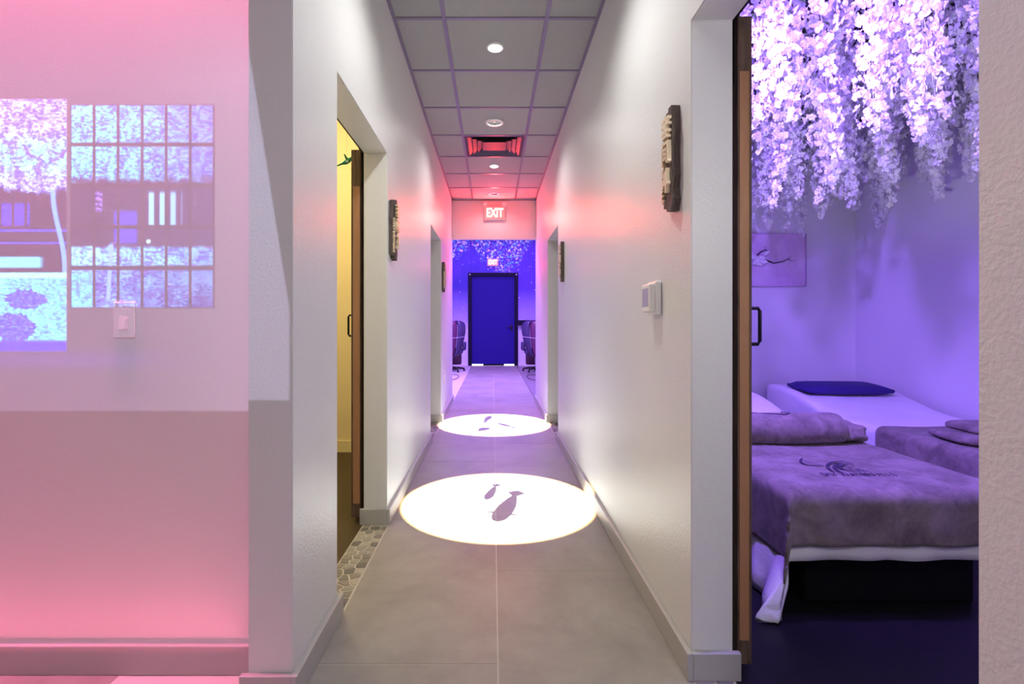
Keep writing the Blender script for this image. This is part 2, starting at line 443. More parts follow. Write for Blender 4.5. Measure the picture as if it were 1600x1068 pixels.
def _mural(nt, b):
    p = geom_pos(); x, y, z = sep(p)
    q = xyz(x, z)
    n = noise(q, 0.9, 4, 0.6, 0.4); n2 = noise(q, 2.6, 4)
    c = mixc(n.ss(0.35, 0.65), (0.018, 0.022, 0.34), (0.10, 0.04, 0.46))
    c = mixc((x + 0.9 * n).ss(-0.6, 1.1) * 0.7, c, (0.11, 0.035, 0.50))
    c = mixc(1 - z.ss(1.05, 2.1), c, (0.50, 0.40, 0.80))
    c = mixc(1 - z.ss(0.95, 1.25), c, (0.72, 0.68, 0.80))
    # stars
    d = voro(q, 9.0); big = voro(q, 2.2)
    st = (1 - d.ss(0.08, 0.16)).max((1 - big.ss(0.010, 0.045))) * z.ss(1.0, 1.3)
    st = st * noise(q, 3.5, 2).ss(0.44, 0.56)
    c = mixc(st, c, (0.95, 0.9, 1.0))
    # two hanging blossom clouds printed at the top
    def cloud(cx, cz, rx, rz):
        return ((x - cx) / rx).abs().pow(1.6) + ((cz - z).max(0) / rz).pow(1.25)
    cl = cloud(0.22, 3.45, 0.86, 0.95).min(cloud(-1.05, 3.5, 0.52, 0.62))
    v1 = voro(q, 13.0)
    v2 = voro(q, 22.0)
    col = voro(q, 13.0, out='Color')
    ins = 1 - (cl + 0.9 * (n2 - 0.5)).ss(0.80, 1.02)
    dot = (1 - v1.ss(0.34, 0.46)).max((1 - v2.ss(0.30, 0.42)) * 0.7) * ins
    cr, cg, cb = sep(col)
    dc = mixc(cr.ss(0.3, 0.8), (0.10, 0.50, 1.0), (0.75, 1.0, 1.0))
    dc = mixc(cg > 0.78, dc, (1.0, 0.80, 0.95))
    c = mixc(dot, c, dc)
    link(nt, c, b.inputs['Base Color'])
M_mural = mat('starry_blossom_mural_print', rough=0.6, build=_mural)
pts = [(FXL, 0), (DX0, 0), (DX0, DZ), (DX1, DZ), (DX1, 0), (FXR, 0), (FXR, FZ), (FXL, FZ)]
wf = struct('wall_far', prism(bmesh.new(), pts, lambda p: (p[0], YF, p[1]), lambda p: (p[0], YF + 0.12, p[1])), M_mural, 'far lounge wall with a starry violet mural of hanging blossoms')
for x0, x1, s in ((FXL, DX0, 'left'), (DX1, FXR, 'right')):
    struct('baseboard_far_' + s, bx(x0, x1, YF - 0.015, YF, 0, 0.1), M_room, 'pale baseboard below the mural %s of the dark door' % s)
# massage room (right) and warm room (left)
RX, RY = 3.34, 4.60
struct('wall_massage_far', bx(XR + TH, RX + 0.1, RY, RY + 0.1, 0, HW), M_room, 'violet lit massage room wall with the magnolia picture')
struct('wall_massage_side', bx(RX, RX + 0.1, -0.4, RY, 0, HW), M_room, 'violet lit massage room side wall with blossom shadows')
struct('wall_massage_near', bx(XR + TH, RX + 0.1, -0.5, -0.4, 0, HW), M_room, 'massage room wall nearest the lobby')
struct('ceiling_massage', bx(XR + TH, RX + 0.1, -0.5, RY + 0.1, 2.95, 3.0), M_blackceil, 'dark massage room ceiling behind the hanging blossoms')
struct('wall_yellow_far', bx(-2.9, XL - TH, 4.40, 4.5, 0, HW), M_yellow, 'warm yellow wall seen through the left doorway')
struct('wall_yellow_side', bx(-3.0, -2.9, YP + 0.12, 4.5, 0, HW), M_yellow, 'yellow side wall of the left room')
struct('ceiling_yellow', bx(-3.0, XL - TH, YP + 0.12, 4.5, 2.95, 3.0), M_room, 'white ceiling of the yellow room')
struct('baseboard_yellow', bx(-2.9, XL - TH, 4.385, 4.4, 0, 0.10), M_yellow, 'yellow painted baseboard in the left room')
# unseen closed doors added so no light leaks through the second pair of doorways
for s, x0, x1, a in (('left', XL - TH - 0.05, XL - TH - 0.005, OL[1]), ('right', XR + TH + 0.005, XR + TH + 0.05, OR[1])):
    d = tag(empty('door_4' if s == 'left' else 'door_5', ((x0 + x1) / 2, (a[0] + a[1]) / 2, 0)), 'added brown sliding door closing the farther %s doorway, out of view' % s, kind='structure')
    for k in range(6):
        y0 = a[0] - 0.06 + k * (a[1] - a[0] + 0.12) / 6
        obj('plank', bx(-0.02, 0.02, y0 + 0.002 - (a[0] + a[1]) / 2, y0 + (a[1] - a[0] + 0.12) / 6 - 0.002 - (a[0] + a[1]) / 2, 0.006, DH + 0.05), M_wood, d)

# ---------------- floors
FT = 0.02                                                # tile thickness; walking level z = 0
GX = 0.017
floor = struct('floor', bx(-4.6, XR, -3.6, YF, -0.10, -0.0012), M_grout, 'grey stone tile floor running down the corridor')
g = 0.0022
def ftile(x0, x1, y0, y1):
    y0 = max(y0, -1.2); y1 = min(y1, YF - 0.02)
    if y1 - y0 < 0.05: return
    o = obj('floor_tile', bx(x0 + g - (x0 + x1) / 2, x1 - g - (x0 + x1) / 2, y0 + g - (y0 + y1) / 2, y1 - g - (y0 + y1) / 2, -FT, 0), M_tile, floor, loc=((x0 + x1) / 2, (y0 + y1) / 2, 0))
for col, (x0, x1, off) in enumerate(((XL + 0.012, GX, 1.648), (GX, XR, 2.27))):
    for k in range(-3, 11):
        y0 = off + 1.22 * k
        ftile(x0, x1, y0, y0 + 1.22)
for c in range(4):                                       # lobby, left of the corridor
    x1 = XL + 0.012 - 0.61 * c
    for k in range(-3, 1):
        y0 = (1.648 if c % 2 else 1.038) + 1.22 * (k - 1)
        ftile(x1 - 0.61, x1, y0, min(y0 + 1.22, YP))
struct('floor_lounge_left', bx(FXL, XL + 0.0, YE, YF, -0.1, -0.002), M_plank, 'grey plank floor left of the tiled path in the lounge')
struct('floor_lounge_right', bx(XR + 0.01, FXR, YE, YF, -0.1, -0.002), M_plank, 'grey plank floor right of the tiled path in the lounge')
struct('floor_massage', bx(XR + TH, RX, -0.4, RY, -0.1, -0.001), M_dark, 'black floor of the massage room')
struct('floor_yellow', bx(-2.9, XL - TH, YP + 0.12, 4.4, -0.1, -0.001), M_brownfloor, 'dark brown floor of the yellow room')

# pebble thresholds
M_peb = [mat('pebble_stone_%d' % i, c, 0.55) for i, c in enumerate([(0.20, 0.19, 0.16), (0.30, 0.28, 0.24), (0.14, 0.135, 0.12), (0.38, 0.35, 0.29), (0.25, 0.22, 0.18)])]
M_pgr = mat('sandy_grout', (0.52, 0.47, 0.40), 0.9)
def cell(p, others, lim):
    poly = [(lim[0], lim[2]), (lim[1], lim[2]), (lim[1], lim[3]), (lim[0], lim[3])]
    for q in others:
        mx, my, nx_, ny_ = (p[0] + q[0]) / 2, (p[1] + q[1]) / 2, q[0] - p[0], q[1] - p[1]
        out = []
        for i in range(len(poly)):
            A, B = poly[i], poly[(i + 1) % len(poly)]
            da = (A[0] - mx) * nx_ + (A[1] - my) * ny_; db = (B[0] - mx) * nx_ + (B[1] - my) * ny_
            if da <= 0: out.append(A)
            if da * db < 0: t_ = da / (da - db); out.append((A[0] + (B[0] - A[0]) * t_, A[1] + (B[1] - A[1]) * t_))
        poly = out
        if len(poly) < 3: return poly
    return poly
def threshold(name, x0, x1, y0, y1, label, step=0.048):
    t = struct(name, bx(x0, x1, y0 + 0.003, y1 - 0.003, -0.06, -0.0005), M_pgr, label)
    nx = max(2, round((x1 - x0) / step)); ny = round((y1 - y0) / step)
    C = [(x0 + (i + 0.5 + 0.25 * (j % 2) - 0.12 + random.uniform(-.3, .3)) * (x1 - x0) / nx, y0 + (j + 0.5 + random.uniform(-.3, .3)) * (y1 - y0) / ny) for i in range(nx) for j in range(ny)]
    for p in C:
        near = [q for q in C if q is not p and abs(q[0] - p[0]) + abs(q[1] - p[1]) < step * 4]
        poly = cell(p, near, (x0 + 0.002, x1 - 0.002, y0 + 0.005, y1 - 0.005))
        if len(poly) < 3: continue
        k1 = random.uniform(0.78, 0.9); cx_, cy_ = sum(q[0] for q in poly) / len(poly), sum(q[1] for q in poly) / len(poly)
        bm = bmesh.new(); rings = []
        for k, z in ((k1, -0.002), (k1, 0.001), (k1 * 0.88, 0.003)):
            rings.append([bm.verts.new(((q[0] - cx_) * k, (q[1] - cy_) * k, z)) for q in poly])
        n = len(poly)
        for r_ in (0, 1):
            for i in range(n):
                j = (i + 1) % n; bm.faces.new((rings[r_][i], rings[r_][j], rings[r_ + 1][j], rings[r_ + 1][i]))
        bm.faces.new(rings[2])
        obj('pebble', bm, random.choice(M_peb), t, loc=(cx_, cy_, 0))
threshold('trim_1', XL - TH + 0.0, XL + 0.012, *OL[0], 'pebble mosaic threshold strip in the near left doorway')
threshold('trim_2', XR, XR + TH, *OR[0], 'pebble mosaic threshold strip in the massage room doorway', 0.055)
threshold('trim_3', XL - TH, XL + 0.012, *OL[1], 'pebble mosaic threshold strip in the farther left doorway', 0.055)
threshold('trim_4', XR, XR + TH, *OR[1], 'pebble mosaic threshold strip in the farther right doorway', 0.055)

# ---------------- baseboards (each run wraps round the jambs)
BT, BH = 0.019, 0.088
def baseboard(name, side, y0, y1, near, far, label):
    xw = XL if side < 0 else XR
    xi = xw - side * BT; xb = xw + side * TH
    f = bmesh.new()
    def b(xa, xb_, ya, yb): box(f, min(xa, xb_), max(xa, xb_), ya, yb, 0, BH, 0.003)
    ya, yb = y0 - (BT if near else 0), y1 + (BT if far else 0)
    b(xi, xw, ya, yb)
    if near: b(xw, xb + side * BT, ya, y0)
    if far: b(xw, xb + side * BT, y1, yb)
    struct(name, f, M_base, label)
baseboard('baseboard_left', -1, 1.483, OL[0][0], True, True, 'grey baseboard round the pillar beside the pink wall')
baseboard('baseboard_left_middle', -1, OL[0][1], OL[1][0], True, True, 'grey baseboard between the two left doorways')
baseboard('baseboard_left_far', -1, OL[1][1], YE, True, False, 'grey baseboard on the left beyond the farther doorway')
baseboard('baseboard_right', 1, OR[0][1], OR[1][0], True, True, 'grey baseboard along the right wall below the thermostat')
baseboard('baseboard_right_far', 1, OR[1][1], YE, True, False, 'grey baseboard on the right beyond the farther doorway')
baseboard('baseboard_right_near', 1, -3.6, OR[0][0], False, True, 'grey baseboard beside the lobby on the right')
struct('baseboard_lobby', bx(-4.6, XL - TH - BT, YP - 0.016, YP, 0, 0.094, bev=0.003), M_base, 'baseboard under the pink projection wall')

# ---------------- corridor ceiling
ceil = struct('ceiling', bx(-4.6, XR + TH, -3.6, YE, 2.975, 3.05), M_blackceil, 'suspended grey tile ceiling over the corridor')
TX = [XL, -0.289, 0.3205, XR]
ROWS = [2.96 + 0.61 * k for k in range(-2, 8)]
ROWS[-1] = YE - 0.07
HOLE = {3.265: 0.048, 4.485: 0.066, 5.705: 0.048, 6.925: 0.066, 2.045: 0.066}
def hole_tile(cx, cy, hx, hy, r):
    bm = bmesh.new(); n = 24; zs = (2.937, 2.955)
    def edge(k):
        a = 2 * PI * k / n; c, s = math.cos(a), math.sin(a)
        t = min(hx / abs(c) if abs(c) > 1e-6 else 9, hy / abs(s) if abs(s) > 1e-6 else 9)
        return c * t, s * t
    for z in zs:
        I = [bm.verts.new((cx + r * math.cos(2 * PI * k / n), cy + r * math.sin(2 * PI * k / n), z)) for k in range(n)]
        O = [bm.verts.new((cx + edge(k)[0], cy + edge(k)[1], z)) for k in range(n)]
        for k in range(n):
            j = (k + 1) % n; bm.faces.new((I[k], I[j], O[j], O[k]))
    return bm
for i in range(len(ROWS) - 1):
    for j in range(3):
        x0, x1, y0, y1 = TX[j] + 0.002, TX[j + 1] - 0.002, ROWS[i] + 0.002, ROWS[i + 1] - 0.002
        cy = (y0 + y1) / 2
        hole = [r for y, r in HOLE.items() if abs(y - cy) < 0.1]
        if j == 1 and abs(cy - 5.095) < 0.1: continue
        if j == 1 and hole:
            obj('ceiling_tile', hole_tile((x0 + x1) / 2, cy, (x1 - x0) / 2, (y1 - y0) / 2, hole[0]), M_ct, ceil)
        else:
            obj('ceiling_tile', bx(x0, x1, y0, y1, 2.937, 2.955), M_ct, ceil)
for x in TX[1:3]:
    obj('grid_runner', bx(x - 0.012, x + 0.012, ROWS[0], ROWS[-1], HC, 2.938), M_grid, ceil)
for i in range(len(ROWS) - 1):
    for j in range(3):
        obj('cross_tee', bx(TX[j] + (0.012 if j else 0), TX[j + 1] - (0.012 if j < 2 else 0), ROWS[i] - 0.012, ROWS[i] + 0.012, HC + 0.001, 2.938), M_grid, ceil)
for x0, x1 in ((XL, XL + 0.022), (XR - 0.022, XR)):
    obj('wall_angle', bx(x0, x1, ROWS[0], ROWS[-1], HC - 0.001, HC + 0.002), M_grid, ceil)
obj('wall_angle', bx(XL, XR, YE - 0.092, YE - 0.07, HC - 0.001, HC + 0.002), M_grid, ceil)
struct('ceiling_lobby', bx(-4.6, XR, -3.6, ROWS[0] - 0.013, 2.937, 2.96), M_ct, 'grey lobby ceiling above the entrance area')

# ---------------- ceiling fixtures
def downlight(y, lit, label):
    t = tag(empty('fish_projector' if lit else 'downlight', (0.016, y, HC)), label, 'ceiling light', 'round lights in the corridor ceiling')
    ro, ri = (0.056, 0.044) if lit else (0.083, 0.060)
    obj('trim_ring', lathe(bmesh.new(), [(ri, 0.004), (ri, -0.004), (ri + 0.004, -0.007), (ro - 0.004, -0.005), (ro, 0.002), (ro, 0.006)]), M_ring, t, True)
    if lit:
        obj('lens', lathe(bmesh.new(), [(0.0005, -0.018), (0.02, -0.016), (0.034, -0.008), (ri, 0.003)]), M_lamp, t, True)
    else:
        obj('reflector', lathe(bmesh.new(), [(ri, 0.004), (ri * 0.92, 0.03), (0.0005, 0.036)]), M_refl, t, True)
downlight(3.265, True, 'bright fish projector lamp in the ceiling, nearest of the lit ones')
downlight(5.705, True, 'bright fish projector lamp in the ceiling beyond the air diffuser')
downlight(2.045, False, 'recessed downlight over the corridor entrance')
downlight(4.485, False, 'unlit white ringed downlight just before the air diffuser')
downlight(6.925, False, 'white ringed downlight above the exit sign')
t = tag(empty('air_diffuser', (0.016, 5.095, HC)), 'square ceiling air diffuser with nested louvers lit red', 'air vent')
M_vent = mat('grey_vent_metal', (0.045, 0.04, 0.045), 0.45, 0.2)
def sq_ring(r0, z0, r1, z1, th=0.003):
    bm = bmesh.new()
    def ring(r, z): return [bm.verts.new((sx * r, sy * r, z)) for sx, sy in ((-1, -1), (1, -1), (1, 1), (-1, 1))]
    A, B, C, D = ring(r0, z0), ring(r1, z1), ring(r1, z1 + th), ring(r0, z0 + th)
    for P, Q in ((A, B), (B, C), (C, D), (D, A)):
        for k in range(4):
            j = (k + 1) % 4; bm.faces.new((P[k], P[j], Q[j], Q[k]))
    return bm
obj('frame', sq_ring(0.292, 0.006, 0.262, 0.004), M_vent, t)
for r in (0.262, 0.215, 0.168):
    obj('louver', sq_ring(r, 0.001, r - 0.06, 0.024), M_vent, t)
obj('center_panel', bx(-0.12, 0.12, -0.12, 0.12, 0.006, 0.010, bev=0.002), M_vent, t)

# ================================================================== DOORS
def sliding_door(name, side, xa, xb, y0, y1, label):
    """barn door on the room side of the wall; y0 is the leading edge"""
    d = tag(empty(name, ((xa + xb) / 2, y0, 0)), label, kind='structure')
    hx = (xb - xa) / 2
    n = 6; wd = (y1 - y0)
    for k in range(n):
        obj('plank', bx(-hx, hx, 0.03 + k * (wd - 0.03) / n + 0.0015, 0.03 + (k + 1) * (wd - 0.03) / n - 0.0015, 0.025, 2.115, bev=0.002), M_wood, d)
    obj('edge_post', bx(-hx, hx, 0.004, 0.0285, 0.025, 2.115, bev=0.003), M_wood, d)
    o = obj('edge_band', bx(-hx + 0.004, hx - 0.012, 0.0, 0.004, 0.105, 1.935), M_edge, d) if side > 0 else obj('edge_band', bx(-hx + 0.012, hx - 0.004, 0.0, 0.004, 0.105, 1.905), M_edge, d)
    # pull handle on the room face
    pr = 0.060 if side > 0 else 0.034
    h = obj('handle', tube(bmesh.new(), [(side * hx, 0.07, 1.055), (side * (hx + pr - 0.006), 0.07, 1.055), (side * (hx + pr), 0.07, 1.065), (side * (hx + pr), 0.07, 1.165), (side * (hx + pr - 0.006), 0.07, 1.175), (side * hx, 0.07, 1.175)], 0.006), M_blackmetal, d)
    for z in (2.02, 1.94):
        obj('bolt', lathe(bmesh.new(), [(0.0, 0.0), (0.009, 0.0), (0.009, 0.012), (0.0, 0.012)], seg=12), M_blackmetal, d).matrix_local = Matrix.Translation((side * hx, 0.055, z)) @ Matrix.Rotation(side * PI / 2, 4, 'Y')
        obj('bolt', lathe(bmesh.new(), [(0.0, 0.0), (0.009, 0.0), (0.009, 0.012), (0.0, 0.012)], seg=12), M_blackmetal, d).matrix_local = Matrix.Translation((-side * hx, 0.055, z)) @ Matrix.Rotation(-side * PI / 2, 4, 'Y')
    obj('hanger_strap', bx(*sorted((-side * hx, -side * (hx + 0.006))), 0.03, 0.08, 1.91, 2.16), M_blackmetal, d)
    obj('roller', lathe(bmesh.new(), [(0.0, -0.008), (0.03, -0.008), (0.034, 0), (0.03, 0.008), (0.0, 0.008)], seg=20), M_blackmetal, d).matrix_local = Matrix.Translation((-side * (hx - 0.01), 0.055, 2.148)) @ Matrix.Rotation(PI / 2, 4, 'Y')
    return d
sliding_door('door_1', 1, 0.790, 0.836, 1.605, 2.58, 'brown wooden sliding door standing open at the massage room')
sliding_door('door_2', -1, -0.806, -0.752, 2.835, 3.75, 'brown wooden sliding door standing open at the yellow room')
for nm, x, y0, y1, lab in (('trim_5', XR + TH + 0.012, 0.6, 2.9, 'black sliding door rail over the massage room doorway'), ('trim_6', XL - TH - 0.012, 1.85, 3.9, 'black sliding door rail over the yellow room doorway')):
    struct(nm, bx(x - 0.010, x + 0.010, y0, y1, 2.105, 2.15), M_blackmetal, lab)
# dark closed door at the far end
M_leaf = mat('dark_blue_door_paint', (0.022, 0.012, 0.20), 0.65, spec=0.15)
M_frame = mat('black_door_frame', (0.010, 0.008, 0.025), 0.6, spec=0.1)
d = tag(empty('door_3', ((DX0 + DX1) / 2, YF, 0)), 'tall dark blue closed door in the starry far wall', kind='structure')
hw = (DX1 - DX0) / 2
for s in (-1, 1):
    obj('frame_post', bx(*sorted((s * hw, s * (hw - 0.10))), -0.03, 0.10, 0.0, DZ), M_frame, d)
obj('frame_head', bx(-hw + 0.10, hw - 0.10, -0.03, 0.10, DZ - 0.10, DZ), M_frame, d)
leaf = obj('leaf', bx(-hw + 0.0995, hw - 0.0995, 0.02, 0.065, 0.045, DZ - 0.0995, bev=0.001), M_leaf, d)
obj('sweep', bx(-0.27, 0.30, 0.015, 0.07, 0.0, 0.05), M_frame, leaf)
hd = bmesh.new()
box(hd, hw - 0.20, hw - 0.15, 0.005, 0.02, 0.95, 1.12, 0.004)
tube(hd, [(hw - 0.175, 0.01, 1.05), (hw - 0.175, -0.04, 1.05), (hw - 0.20, -0.045, 1.05), (hw - 0.31, -0.045, 1.045)], 0.011)
obj('handle', hd, M_blackmetal, leaf)
for s in (-1, 1):
    obj('corner_screw', lathe(bmesh.new(), [(0.0, 0.0), (0.016, 0.0), (0.016, 0.008), (0.0, 0.008)], seg=12), M_white, d).matrix_local = Matrix.Translation((s * (hw - 0.05), -0.03, DZ - 0.05)) @ Matrix.Rotation(PI / 2, 4, 'X')

# ================================================================== EXIT SIGNS
M_sface = mat('exit_sign_face', (0.45, 0.16, 0.15), 0.5, emit=(1.0, 0.30, 0.28), estr=0.55)
M_slet = mat('exit_sign_letters', (1, 1, 1), 0.4, emit=(1.0, 0.86, 0.80), estr=1.6)
M_slet2 = mat('exit_sign_red_letters', (1, .3, .3), 0.4, emit=(1.0, 0.09, 0.14), estr=1.5)
M_head = mat('lamp_head_plastic', (0.9, 0.88, 0.87), 0.3)
def exit_sign(x, y, z, label, letters):
    t = tag(empty('exit_sign', (x, y, z)), label, 'exit sign', 'lit exit signs')
    obj('housing', bx(-0.15, 0.15, -0.045, -0.004, -0.095, 0.095, bev=0.006), M_head, t)
    obj('face_plate', bx(-0.144, 0.144, -0.049, -0.0455, -0.089, 0.089), M_sface, t)
    o = obj('lettering', text_mesh('EXIT', 0.165, 0.004, bold=0.004), letters, t)
    o.matrix_local = Matrix.Translation((0, -0.052, 0)) @ Matrix.Rotation(PI / 2, 4, 'X') @ Matrix.Diagonal((0.72, 1.08, 1, 1))
    for s in (-1, 1):
        h = bmesh.new(); bmesh.ops.create_uvsphere(h, u_segments=18, v_segments=10, radius=0.034)
        lo = obj('lamp_head', h, M_head, t, True); lo.location = (s * 0.137, -0.04, 0.128)
        obj('lamp_lens', lathe(bmesh.new(), [(0.0, -0.0), (0.026, 0.0), (0.028, 0.006), (0.024, 0.012)], seg=18), M_white, lo).matrix_local = Matrix.Translation((0, -0.036, 0)) @ Matrix.Rotation(-PI / 2, 4, 'X')
        obj('lamp_arm', bx(s * 0.137 - 0.01, s * 0.137 + 0.01, -0.04, -0.006, 0.09, 0.11), M_head, t)
    return t
exit_sign(0.028, YE - 0.07, 2.735, 'lit exit sign with two round lamps on the grey bulkhead', M_slet)
exit_sign(0.0, YF, 2.815, 'smaller glowing exit sign over the far dark door', M_slet)

# ================================================================== WALL THINGS
# carved room signs
M_sign = mat('dark_carved_wood', rough=0.6, build=_wood((0.05, 0.035, 0.03), (0.15, 0.11, 0.095), (30, 30, 2.0), 0.5))
M_gold = mat('pale_gold_lettering', (0.80, 0.66, 0.46), 0.35, 0.15)
def room_sign(side, y, z, chars, label):
    xw = XL if side < 0 else XR
    rz = PI / 2 if side < 0 else -PI / 2          # local -Y faces the corridor
    t = tag(empty('room_sign', (xw, y, z), rz), label, 'room sign', 'carved wooden room signs'); t.scale = (0.82, 1, 1)
    rnd = random.Random(5)
    def plank(x0, x1, z0, z1, y0, y1):
        n = 9; pts = []
        for k in range(n + 1): pts.append((x0 + rnd.uniform(-.008, .006), z0 + (z1 - z0) * k / n))
        for k in range(n, -1, -1): pts.append((x1 + rnd.uniform(-.009, .009), z0 + (z1 - z0) * k / n))
        return prism(bmesh.new(), pts, lambda p: (p[0], y0, p[1]), lambda p: (p[0], y1, p[1]))
    obj('plank', plank(-0.062, -0.016, -0.150, 0.158, -0.022, -0.001), M_sign, t)
    obj('plank', plank(-0.015, 0.020, -0.168, 0.172, -0.026, -0.001), M_sign, t)
    obj('plank', plank(0.021, 0.060, -0.176, 0.178, -0.030, -0.001), M_sign, t)
    for k, ch in enumerate(chars):
        o = obj('character', text_mesh(ch, 0.082 if k < 2 else 0.115, 0.014, bold=0.002), M_gold, t)
        o.matrix_local = Matrix.Translation((0.022, -0.037, 0.105 - 0.085 * k - (0.01 if k == 2 else 0))) @ Matrix.Rotation(PI / 2, 4, 'X')
    o = obj('lettering', text_mesh('WATERFALLS', 0.034, 0.010, bold=0.001), M_gold, t)
    o.matrix_local = Matrix.Translation((-0.042, -0.027, -0.035)) @ Matrix.Rotation(PI / 2, 4, 'Y') @ Matrix.Rotation(PI / 2, 4, 'X')
    return t
room_sign(1, 1.725, 1.680, '套间4', 'carved dark wood room sign with gold 4 on the right wall')
room_sign(-1, 2.905, 1.672, '套间3', 'carved dark wood room sign beside the yellow room doorway')
room_sign(1, 4.45, 1.675, '套间5', 'carved room sign on the right wall before the farther doorway')
room_sign(-1, 5.86, 1.680, '套间6', 'carved room sign on the left wall beyond the farther doorway')
# thermostat
t = tag(empty('thermostat', (XR, 1.91, 1.22), -PI / 2), 'white thermostat with grey blue screen on the right wall', 'thermostat')
obj('base_plate', bx(-0.052, 0.052, -0.024, -0.001, -0.062, 0.064, bev=0.006), M_white, t)
b_ = obj('front_cover', bx(-0.046, 0.046, -0.046, -0.022, -0.052, 0.054, bev=0.005), M_white, t)
obj('screen', bx(-0.036, 0.034, -0.0472, -0.045, -0.032, 0.038), mat('thermostat_screen', (0.42, 0.42, 0.58), 0.2), b_)
# switch plates
def plate(name, loc, rz, label, cat, rocker=True):
    t = tag(empty(name, loc, rz), label, cat)
    obj('cover_plate', bx(-0.035, 0.035, -0.006, -0.0005, -0.057, 0.057, bev=0.002), M_white, t)
    if rocker:
        obj('switch_frame', bx(-0.0175, 0.0175, -0.0075, -0.0055, -0.034, 0.034), M_white, t)
        bm = bmesh.new(); box(bm, -0.0155, 0.0155, -0.010, -0.006, -0.031, 0.031, 0.001)
        for v in bm.verts:
            if v.co.y < -0.008: v.co.y += 0.0035 * (v.co.z + 0.031) / 0.062
        obj('rocker', bm, M_white, t)
        obj('slider', bx(0.008, 0.014, -0.012, -0.009, -0.028, 0.004, bev=0.001), M_white, t)
    else:
        for z in (0.02, -0.02):
            obj('socket', bx(-0.016, 0.016, -0.0075, -0.0055, z - 0.014, z + 0.014, bev=0.001), M_white, t)
    for z in (0.048, -0.048):
        obj('screw', lathe(bmesh.new(), [(0.0, 0.0), (0.003, 0.0), (0.003, 0.001)], seg=10), M_ring, t).matrix_local = Matrix.Translation((0, -0.0068, z)) @ Matrix.Rotation(-PI / 2, 4, 'X')
    return t
c = px(195.5, 499.5, YP)
plate('light_switch', (c.x, YP, c.z), 0, 'white dimmer switch on the pink wall under the projected lattice', 'light switch')
plate('power_outlet', (XL, 6.14, 0.44), PI / 2, 'white outlet low on the left wall beyond the far doorway', 'outlet', False)
plate('light_switch', (XR, 7.15, 1.16), -PI / 2, 'white switch at the right end of the corridor', 'light switch')
plate('power_outlet', (1.92, RY, 0.66), 0, 'white outlet on the violet wall left of the far bed', 'outlet', False)

st = tag(empty('led_strip', (-2.25, 1.525, 0)), 'thin white led channel on the floor along the pink wall', 'led strip')
obj('channel', bx(-1.47, 1.47, -0.009, 0.009, 0.0, 0.006, bev=0.001), M_white, st)
obj('end_cap', bx(1.47, 1.478, -0.009, 0.009, 0.0, 0.009), M_white, st)
# magnolia picture in the massage room
Yp = RY
t = tag(empty('magnolia_picture', (2.50, Yp, 1.715)), 'framed magnolia branch relief on the violet wall', 'picture')
M_canvas = mat('pale_pink_canvas', rough=0.7, build=lambda nt, b: link(nt, mixc(noise(geom_pos(), 4, 3).ss(0.35, 0.65), (0.62, 0.42, 0.62), (0.78, 0.62, 0.78)), b.inputs['Base Color']))
M_pframe = mat('thin_lilac_frame', (0.60, 0.42, 0.62), 0.4)
M_branch = mat('dark_branch', (0.03, 0.015, 0.05), 0.7)
M_petal = mat('white_magnolia_petal', (0.85, 0.80, 0.85), 0.6)
obj('canvas', bx(-0.365, 0.365, -0.022, -0.002, -0.237, 0.237), M_canvas, t)
for a in ((-0.375, 0.375, 0.236, 0.243), (-0.375, 0.375, -0.243, -0.236)): obj('frame_rail', bx(a[0], a[1], -0.03, 0.0, a[2], a[3]), M_pframe, t)
for a in ((-0.375, -0.367), (0.367, 0.375)): obj('frame_stile', bx(a[0], a[1], -0.03, 0.0, -0.236, 0.236), M_pframe, t)
def P(u, v, d=0.035): q = px(u, v, Yp); return (q.x - 2.50, -d, q.z - 1.715)
for pts_, r0, r1 in (([(1165, 402), (1180, 403), (1196, 408), (1206, 411.5), (1220, 409), (1228, 405), (1232, 401.5)], .009, .002), ([(1228, 404.5), (1231, 407.5), (1240, 408)], .004, .001), ([(1178, 401), (1186, 394), (1193, 391), (1192, 386)], .008, .002), ([(1193, 391), (1198, 393.5)], .004, .002), ([(1178, 409), (1185, 414)], .006, .002)):
    obj('branch', tube(bmesh.new(), [P(*q) for q in pts_], [r0 + (r1 - r0) * k / (len(pts_) - 1) for k in range(len(pts_))], 6), M_branch, t, True)
for cu, cv, ang, L in ((1184, 405, 0.1, 0.09), (1180, 411, -0.7, 0.09), (1192, 397, 0.5, 0.07), (1174, 402, 2.6, 0.09), (1176, 410, 3.8, 0.09), (1188, 409, -0.3, 0.08)):
    bm = bmesh.new(); bmesh.ops.create_uvsphere(bm, u_segments=12, v_segments=8, radius=1)
    for v in bm.verts:
        x, y, z = v.co; k = 0.55 + 0.45 * math.cos(x * 1.2); v.co = (x * L / 2, y * 0.012 - 0.02 * x * x, z * L * 0.3 * k)
    o = obj('petal', bm, M_petal, t, True); o.location = P(cu, cv, 0.045); o.rotation_euler = (0, -ang, 0)

